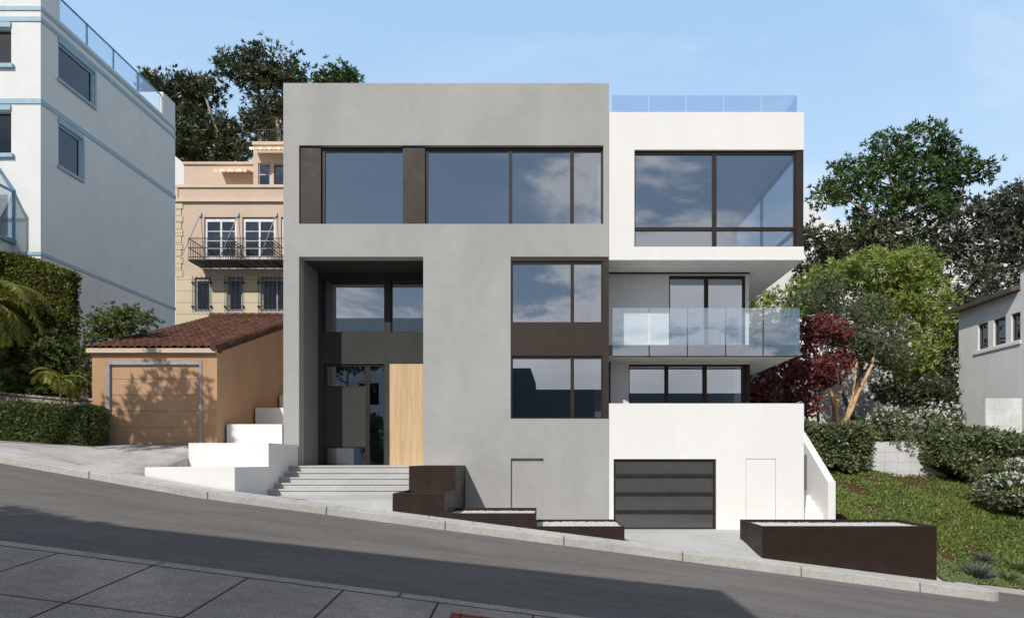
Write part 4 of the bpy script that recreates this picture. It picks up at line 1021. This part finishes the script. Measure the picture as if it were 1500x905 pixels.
# --- trees behind on the left
tree('magnolia_tree', 'dark tree with pale branches above the tan building roof',
     [([tp(330, 420, 46), tp(325, 260, 46), tp(295, 190, 46), tp(280, 150, 46)], [.35, .26, .18, .07]), ([tp(325, 250, 46), tp(318, 190, 45.5), tp(300, 140, 45.5)], [.18, .12, .06])],
     [B(262, 140, 46, 32, 24), B(236, 140, 46, 22, 20), B(293, 130, 46, 28, 20), B(270, 185, 46, 42, 26), B(300, 215, 46, 44, 22), B(275, 228, 46, 24, 14), B(225, 125, 46.5, 16, 12), B(330, 200, 46, 26, 26)],
     340, 56, .33, .32, .105, 'l_dark', 'bark_pale', 90, .07, -.2, .7)
tree('magnolia_tree', 'dark tree touching the grey house roof corner on the left',
     [([tp(430, 420, 45), tp(412, 230, 45), tp(405, 150, 45), tp(400, 110, 45)], [.35, .22, .15, .06]), ([tp(412, 215, 45), tp(385, 150, 45), tp(375, 120, 45)], [.14, .1, .05])],
     [B(395, 92, 45, 30, 20), B(355, 84, 45, 20, 14), B(425, 105, 45, 22, 20), B(333, 98, 45, 16, 9), B(405, 135, 45, 38, 30), B(372, 112, 45, 22, 12), B(410, 180, 45, 40, 28), B(372, 190, 45, 26, 26), B(345, 225, 45, 30, 10)],
     250, 56, .33, .32, .105, 'l_dark', 'bark_pale', 70, .07, -.2, .7)
tree('magnolia_tree', 'green tree top just showing above the grey house roof',
     [([tp(495, 420, 48), tp(495, 200, 48), tp(500, 130, 48)], [.3, .2, .07])],
     [B(495, 122, 48, 32, 14), B(505, 112, 48, 16, 9), B(475, 125, 48, 16, 9), B(495, 160, 48, 40, 30)], 170, 34, .34, .36, .12, 'l_green', 'bark_pale', 14, .05)
# --- near garage left
tree('small_tree', 'small green tree growing beside the garage roof',
     [([(PX(140, 21), Y(21), 2.3), tp(128, 540, 21), tp(133, 500, 21), tp(160, 465, 21)], [.05, .045, .035, .02])],
     [B(165, 470, 21, 36, 20), B(195, 462, 21, 22, 10), B(150, 490, 21, 26, 18), B(215, 470, 20.8, 14, 8), B(128, 520, 21, 18, 22), B(185, 485, 21, 30, 10)],
     230, 24, .12, .11, .05, 'l_box', 'bark_dark', 40, .012, 0)
tree('broadleaf_shrub', 'dark leafy shrub in front of the ivy wall, behind the stone wall',
     [([(PX(90, 20.8), Y(20.8), 2.3), tp(90, 560, 20.8), tp(85, 520, 20.8)], [.05, .04, .02])],
     [B(85, 530, 20.8, 32, 34), B(110, 555, 20.8, 22, 30), B(60, 560, 20.8, 34, 26), B(95, 500, 20.8, 22, 14), B(20, 560, 21, 40, 24)],
     320, 26, .13, .12, .06, 'l_box', 'bark_dark', 20, .015, -.1, cat='shrub')
# offscreen street trees that dapple the garage and the road
tree('street_tree', 'tall street tree at the far kerb whose leaves dapple the garage door',
     [([(-15.6, Y(15.6), 2.0), (-15.4, Y(15.3), 5), (-15.1, Y(13.8), 8.2), (-15, Y(12.8), 10)], [.18, .15, .11, .05])],
     [(-14.4, Y(12.4), 10.3, 1.5, 1.2, 1.1), (-13.4, Y(12.9), 9.6, .7, .8, .6), (-14.9, Y(12.2), 8.9, .9, .8, .6), (-15.2, Y(11.4), 10.6, .9, .8, .6)],
     130, 24, .16, .22, .08, 'l_green', 'bark_dark', 40, .04)
tree('street_tree', 'street tree on the near pavement by the opposite building',
     [([(-12.5, Y(3.2), 1.2), (-12.4, Y(3), 4.5), (-12.2, Y(2.6), 7.8)], [.16, .13, .05])],
     [(-12.2, Y(1.9), 8.3, 1.5, 1.0, .8), (-11.0, Y(1.9), 8.2, .8, .6, .4), (-13.8, Y(2.2), 8.0, 1.3, 1.0, .8)],
     170, 30, .18, .2, .08, 'l_green', 'bark_dark', 40, .04)

# hedges and bushes
def box_leaves(x0, x1, y0, y1, z0f, z1f, n, ln, wd_, faces='front top right left', bulge=.05, jit=.04, up=.15):
    P_ = []; Nn = []
    w = {'front': (x1-x0)*(1.2), 'top': (x1-x0)*(y1-y0), 'right': (y1-y0), 'left': (y1-y0)}; fs = faces.split(); tot = sum(w[k] for k in fs)
    for k in fs:
        m_ = int(n*w[k]/tot); u = RNG.random(m_); v_ = RNG.random(m_)
        if k == 'front': x = x0+(x1-x0)*u; y = np.full(m_, y0); z = z0f(x)+(z1f(x)-z0f(x))*v_; nn = np.tile([0, -1, 0], (m_, 1))
        elif k == 'top': x = x0+(x1-x0)*u; y = y0+(y1-y0)*v_; z = z1f(x); nn = np.tile([0, 0, 1], (m_, 1))
        elif k == 'right': x = np.full(m_, x1); y = y0+(y1-y0)*u; z = z0f(x)+(z1f(x)-z0f(x))*v_; nn = np.tile([1, 0, 0], (m_, 1))
        else: x = np.full(m_, x0); y = y0+(y1-y0)*u; z = z0f(x)+(z1f(x)-z0f(x))*v_; nn = np.tile([-1, 0, 0], (m_, 1))
        bl_ = bulge*(np.sin(x*3.1+y*2)+np.sin(z*4.3+x*1.3)+np.sin(x*7.7+z*6.1)*.5)
        p = np.stack([x, y, z], 1)+nn*(bl_[:, None]+RNG.normal(size=(m_, 1))*jit); P_.append(p); Nn.append(nn)
    p = np.concatenate(P_); nn = np.concatenate(Nn).astype(float)
    a = unit(nn*.55+RNG.normal(size=p.shape)*.7+np.array([0, 0, up])); return leaves(p, a, ln, wd_)
def hedge(label, x0, x1, y0, y1, z0f, z1f, n, ln, wd_, leaf, inner='ivybase', name='hedge', cat='hedge', group=None, inset=.1, **k):
    T = thing(name, label, cat, ((x0+x1)/2, (y0+y1)/2, float(z0f(np.array(x1)))), group)
    xs = np.linspace(x0+inset, x1-inset, 20); m_ = MB()
    for a, b in zip(xs[:-1], xs[1:]):
        za, zb4 = float(z1f(np.array(a)))-inset, float(z1f(np.array(b)))-inset; ba, bb = float(z0f(np.array(a)))-.1, float(z0f(np.array(b)))-.1
        m_.hexa([(a, y0+inset, ba), (b, y0+inset, bb), (b, y1-inset*.5, bb), (a, y1-inset*.5, ba)], [(a, y0+inset, za), (b, y0+inset, zb4), (b, y1-inset*.5, zb4), (a, y1-inset*.5, za)])
    obj('stems', m_, M[inner], T); obj('leaves', box_leaves(x0, x1, y0, y1, z0f, z1f, n, ln, wd_, **k), M[leaf], T); return T
cst = lambda z: (lambda x: x*0+z)
dH = 18.5
hedge('clipped green box hedge along the driveway left of the garage', -20, PX(154, 19.2), Y(dH), Y(19.35), cst(2.2), lambda x: 3.36+.03*(-12.4-x), 26000, .075, .05, 'l_box', bulge=.02, jit=.03, inset=.06)
# low stone wall behind that hedge
SWl = thing('stone_wall', 'low rubble stone garden wall with pale coping behind the clipped hedge', 'wall', (-16, .5, 2.3))
xs = np.linspace(-21, qx(135)-.02, 16); zt_f = lambda x: 3.72+.10*max(0, (-14.6-x))**1.0*.9
mb = MB(); cp = MB()
for a, b in zip(xs[:-1], xs[1:]):
    mb.hexa([(a, .2, 2.2), (b, .2, 2.2), (b, .5, 2.2), (a, .5, 2.2)], [(a, .2, zt_f(a)), (b, .2, zt_f(b)), (b, .5, zt_f(b)), (a, .5, zt_f(a))])
    cp.hexa([(a, .16, zt_f(a)+.002), (b, .16, zt_f(b)+.002), (b, .54, zt_f(b)+.002), (a, .54, zt_f(a)+.002)], [(a, .16, zt_f(a)+.07), (b, .16, zt_f(b)+.07), (b, .54, zt_f(b)+.07), (a, .54, zt_f(a)+.07)])
obj('wall_panel', mb, M['stone'], SWl); obj('coping', cp, M['stone'], SWl)
# ivy covered wall
IV = thing('ivy_wall', 'high garden wall thickly covered in ivy in front of the blue trimmed building', 'wall', (-18, 1.6, 2.3))
ix1 = PX(104, 21.5); izf = lambda x: PZ(400, 21.5)+.29*(ix1-x)*1.0
m_ = MB(); m_.prism([(-22, 2.2), (ix1-.06, 2.2), (ix1-.06, float(izf(ix1))-.06), (-22, float(izf(-22))-.06)], 1.56, 1.9)
obj('wall_panel', m_, M['ivybase'], IV)
obj('ivy', box_leaves(-22, ix1, 1.5, 1.92, cst(2.3), izf, 42000, .085, .065, bulge=.03, jit=.03, up=-.35, faces='front top right'), M['l_ivy'], IV)
# right side hedges
hedge('dense glossy hedge hanging over the retaining wall beside the side stair', PX(1176, 23.6), PX(1274, 23.6), Y(23.55), Y(25), lambda x: x*0+1.62+.12*np.sin(x*5), lambda x: 3.15+.16*np.sin(x*2.3)-.22*(x-9.3)/2.4, 15000, .14, .075, 'l_hedge', bulge=.07, jit=.07)
hedge('long dense hedge spilling over the right part of the retaining wall', PX(1372, 23.4), 24, Y(23.35), Y(24.9), lambda x: x*0+1.35+.12*np.sin(x*4)+.45*np.exp(-(x-14.0)**2*6), lambda x: 2.72+.1*np.sin(x*2.9), 26000, .14, .075, 'l_hedge', bulge=.08, jit=.08)
def bush(label, blobs, ncl, per, cr, ln, wd_, leaf, flowers=0, fl_b=None, name='flowering_bush', fs=.07):
    base = (blobs[0][0], blobs[0][1], blobs[0][2]-blobs[0][5]); T = thing(name, label, 'bush', base)
    v, f, c = crown(blobs, ncl, per, cr, ln, wd_, .1, .6, .8); obj('leaves', (v, f), M[leaf], T)
    mb = MB(); branches(mb, [base], [c[i] for i in range(0, min(30, len(c)))], .03); obj('stems', mb, M['bark_dark'], T)
    if flowers:
        c2, dn = cluster_pts(fl_b or blobs, flowers, .92); c2 = c2+dn*.05
        per_ = 8; p = np.repeat(c2, per_, 0)+RNG.normal(size=(flowers*per_, 3))*.018; a = unit(np.repeat(dn, per_, 0)*.5+RNG.normal(size=p.shape))
        obj('flowers', leaves(p, a, fs, fs*.8), M['flower'], T)
bush('white flowering bush above the middle of the retaining wall', [B(1335, 625, 25, 60, 26), B(1300, 615, 25, 28, 18), B(1375, 620, 25, 30, 24), B(1285, 635, 24.8, 20, 10), B(1400, 640, 24.8, 26, 16), B(1340, 640, 24.6, 60, 12)],
     620, 26, .11, .13, .045, 'l_hedge', 260, [B(1375, 612, 24.8, 34, 22), B(1300, 612, 24.8, 26, 14), B(1340, 620, 24.8, 44, 20)], fs=.075)
bush('white flowering bush low on the planted bank at the right edge', [B(1480, 705, 21, 44, 28), B(1465, 725, 20.6, 28, 14), B(1505, 730, 20.6, 30, 20), B(1460, 695, 21.2, 22, 14)],
     460, 26, .11, .13, .045, 'l_hedge', 300, [B(1475, 715, 20.8, 40, 22), B(1495, 690, 21, 26, 16)], fs=.075)
bush('leafy shrub in front of the opposite pale building', [(-10.9, -18.9, 3.2, .9, .7, 1.5), (-10.5, -18.7, 1.6, .8, .6, .9), (-11.3, -19.0, 4.2, .6, .5, .8)], 160, 40, .14, .16, .07, 'l_green', name='street_shrub')
# ground cover on the bank
def bank_points(n):
    q = BV[BF]; a, b, c, d = q[:, 0], q[:, 1], q[:, 2], q[:, 3]
    cen = q.mean(1); ar = np.linalg.norm(np.cross(b-a, d-a), axis=1); vis = (cen[:, 0] < 19); w = ar*vis/((cen[:, 1]+20)**1.2); w /= w.sum()
    idx = RNG.choice(len(q), n, p=w); u = RNG.random((n, 1)); v_ = RNG.random((n, 1))
    return a[idx]*(1-u)*(1-v_)+b[idx]*u*(1-v_)+c[idx]*u*v_+d[idx]*(1-u)*v_
p = bank_points(110000)
# bare soil patches
soil = [tp(1240, 709, 22.6), tp(1275, 703, 23.3), tp(1330, 704, 23.4), tp(1258, 718, 22.0), tp(1355, 703, 23.5), tp(1276, 741, 20.3), tp(1318, 733, 20.6), tp(1385, 777, 18.6), tp(1425, 770, 19), tp(1390, 745, 20.4), tp(1447, 705, 23), tp(1435, 725, 21.6)]
keep = np.ones(len(p), bool)
for i, s_ in enumerate(soil):
    s_ = np.array(s_); ang = .3; r = [.42, .3, .5, .34, .36, .32, .2, .36, .22, .2, .3, .25][i]
    ddx = (p[:, 0]-s_[0])/ (r*1.5); ddy = (p[:, 1]-s_[1])/(r*1.5); keep &= (ddx**2+ddy**2 > .35+.75*RNG.random(len(p))) | (RNG.random(len(p)) < .10)
p = p[keep]
pale = (p[:, 1] < -2.0+.5*np.sin(p[:, 0]*3)+RNG.normal(size=len(p))*.35)
def gc(pts, ln, wd_, hgt=.05):
    h = hgt*(1+np.sin(pts[:, 0]*5.3)*np.sin(pts[:, 1]*4.7))*.8; pts = pts+np.stack([0*h, 0*h, h*RNG.random(len(pts))+.01], 1)
    return leaves(pts, unit(RNG.normal(size=pts.shape)*.7+np.array([0, -.15, .65])), ln, wd_)
struct('ground_cover', gc(p[~pale], .10, .045, .07), M['l_ground'], kind='stuff')
struct('pale_ground_cover', gc(p[pale], .085, .04, .06), M['l_pale'], kind='stuff')
mb = MB()
def tuft(label, pt, r, n, leaf, name='grass_tuft'):
    base = np.array(pt); th = RNG.random(n)*2*math.pi; el = np.arccos(RNG.random(n)*.85); a = np.stack([np.cos(th)*np.sin(el), np.sin(th)*np.sin(el), np.cos(el)], 1)
    v, f = leaves(base+a*r*.35*RNG.random((n, 1)), unit(a+RNG.normal(size=a.shape)*.12), r, .022)
    o = obj(name, (v, f), M[leaf]); tag(o, label, 'plant')
def on_bank(px, d): 
    x = PX(px, d); return (x, Y(d), float(-.13*x+.12 if d < 16.8 else bank_z(np.array(x), np.array(Y(d))))-.02)
def pick(px, py):   # nearest bank vertex seen at px,py
    Q = BV; u = CX+Q[:, 0]*F/(Q[:, 1]+20); w_ = CY-(Q[:, 2]-EYE)*F/(Q[:, 1]+20); return tuple(Q[np.argmin((u-px)**2+(w_-py)**2)])
tuft('silvery grey spiky plant on the bank near the pavement end', pick(1425, 846), .40, 900, 'l_silver', 'lavender_plant')
tuft('smaller dark grey spiky plant above the silvery one', pick(1444, 822), .28, 600, 'l_silver', 'lavender_plant')
tuft('pale green grass tuft right of the silvery plant', pick(1470, 850), .34, 600, 'l_pale')
tuft('pale green grass tuft at the right edge of the bank', pick(1495, 838), .36, 600, 'l_pale')

# palms
def palm(label, top, base, nfr, length, leaf_l, rtr, name='palm_tree', ang=None, pinn=70, wd_=.035):
    T = thing(name, label, 'palm', tuple(base)); top = Vector(top); base = Vector(base)
    obj('trunk', MB().tube([base, base.lerp(top, .5)+Vector((.03, 0, 0)), top], [rtr*1.15, rtr, rtr*.9], 10), M['bark_dark'], T, smooth=True)
    VP, AX, BW_ = [], [], []; st = MB()
    for k in range(nfr):
        th = 2*math.pi*k*.382+random.uniform(-.2, .2); el = R(random.uniform(10, 72)); hd_ = Vector((math.cos(th), math.sin(th), 0)); lf = length*random.uniform(.8, 1.1)
        pts = []; pos = top.copy(); e = el; nst = 14
        for q in range(nst+1):
            pts.append(pos.copy()); pos = pos+(hd_*math.cos(e)+Vector((0, 0, 1))*math.sin(e))*(lf/nst); e -= R(9.0+3*q/nst)
        st.tube(pts, [.022*(1-q/(nst+2)) for q in range(nst+1)], 4)
        for q in range(pinn):
            t = .12+.87*q/pinn; i = min(int(t*nst), nst-1); pp_ = pts[i].lerp(pts[i+1], t*nst-i); tg = (pts[i+1]-pts[i]).normalized(); sd = tg.cross(Vector((0, 0, 1))).normalized(); up_ = sd.cross(tg)
            for sg in (-1, 1):
                VP.append(pp_); AX.append((sd*sg*1.0+tg*.75-Vector((0, 0, 1))*.35+Vector((random.uniform(-.1, .1),)*3)).normalized()*math.sin(math.pi*min(.97, t*.75+.18))); BW_.append(tg)
    VP = np.array([tuple(v) for v in VP]); AX = np.array([tuple(v) for v in AX]); BW_ = np.array([tuple(v) for v in BW_])
    v, f = leaves(VP, AX, leaf_l, wd_, BW_); obj('fronds', (v, f), M['l_palm'], T); obj('frond_stalks', st, M['l_palm'], T)
palm('yellow green palm with arching fronds at the left edge', (PX(-50, 20), Y(20), PZ(455, 20)), (PX(-52, 20), Y(20), 2.3), 40, 2.9, .62, .14, wd_=.05)
palm('small young palm behind the clipped hedge', (PX(88, 19.9), Y(19.9), PZ(556, 19.9)), (PX(88, 19.9), Y(19.9), 2.3), 11, 1.05, .30, .03, pinn=34, wd_=.025)
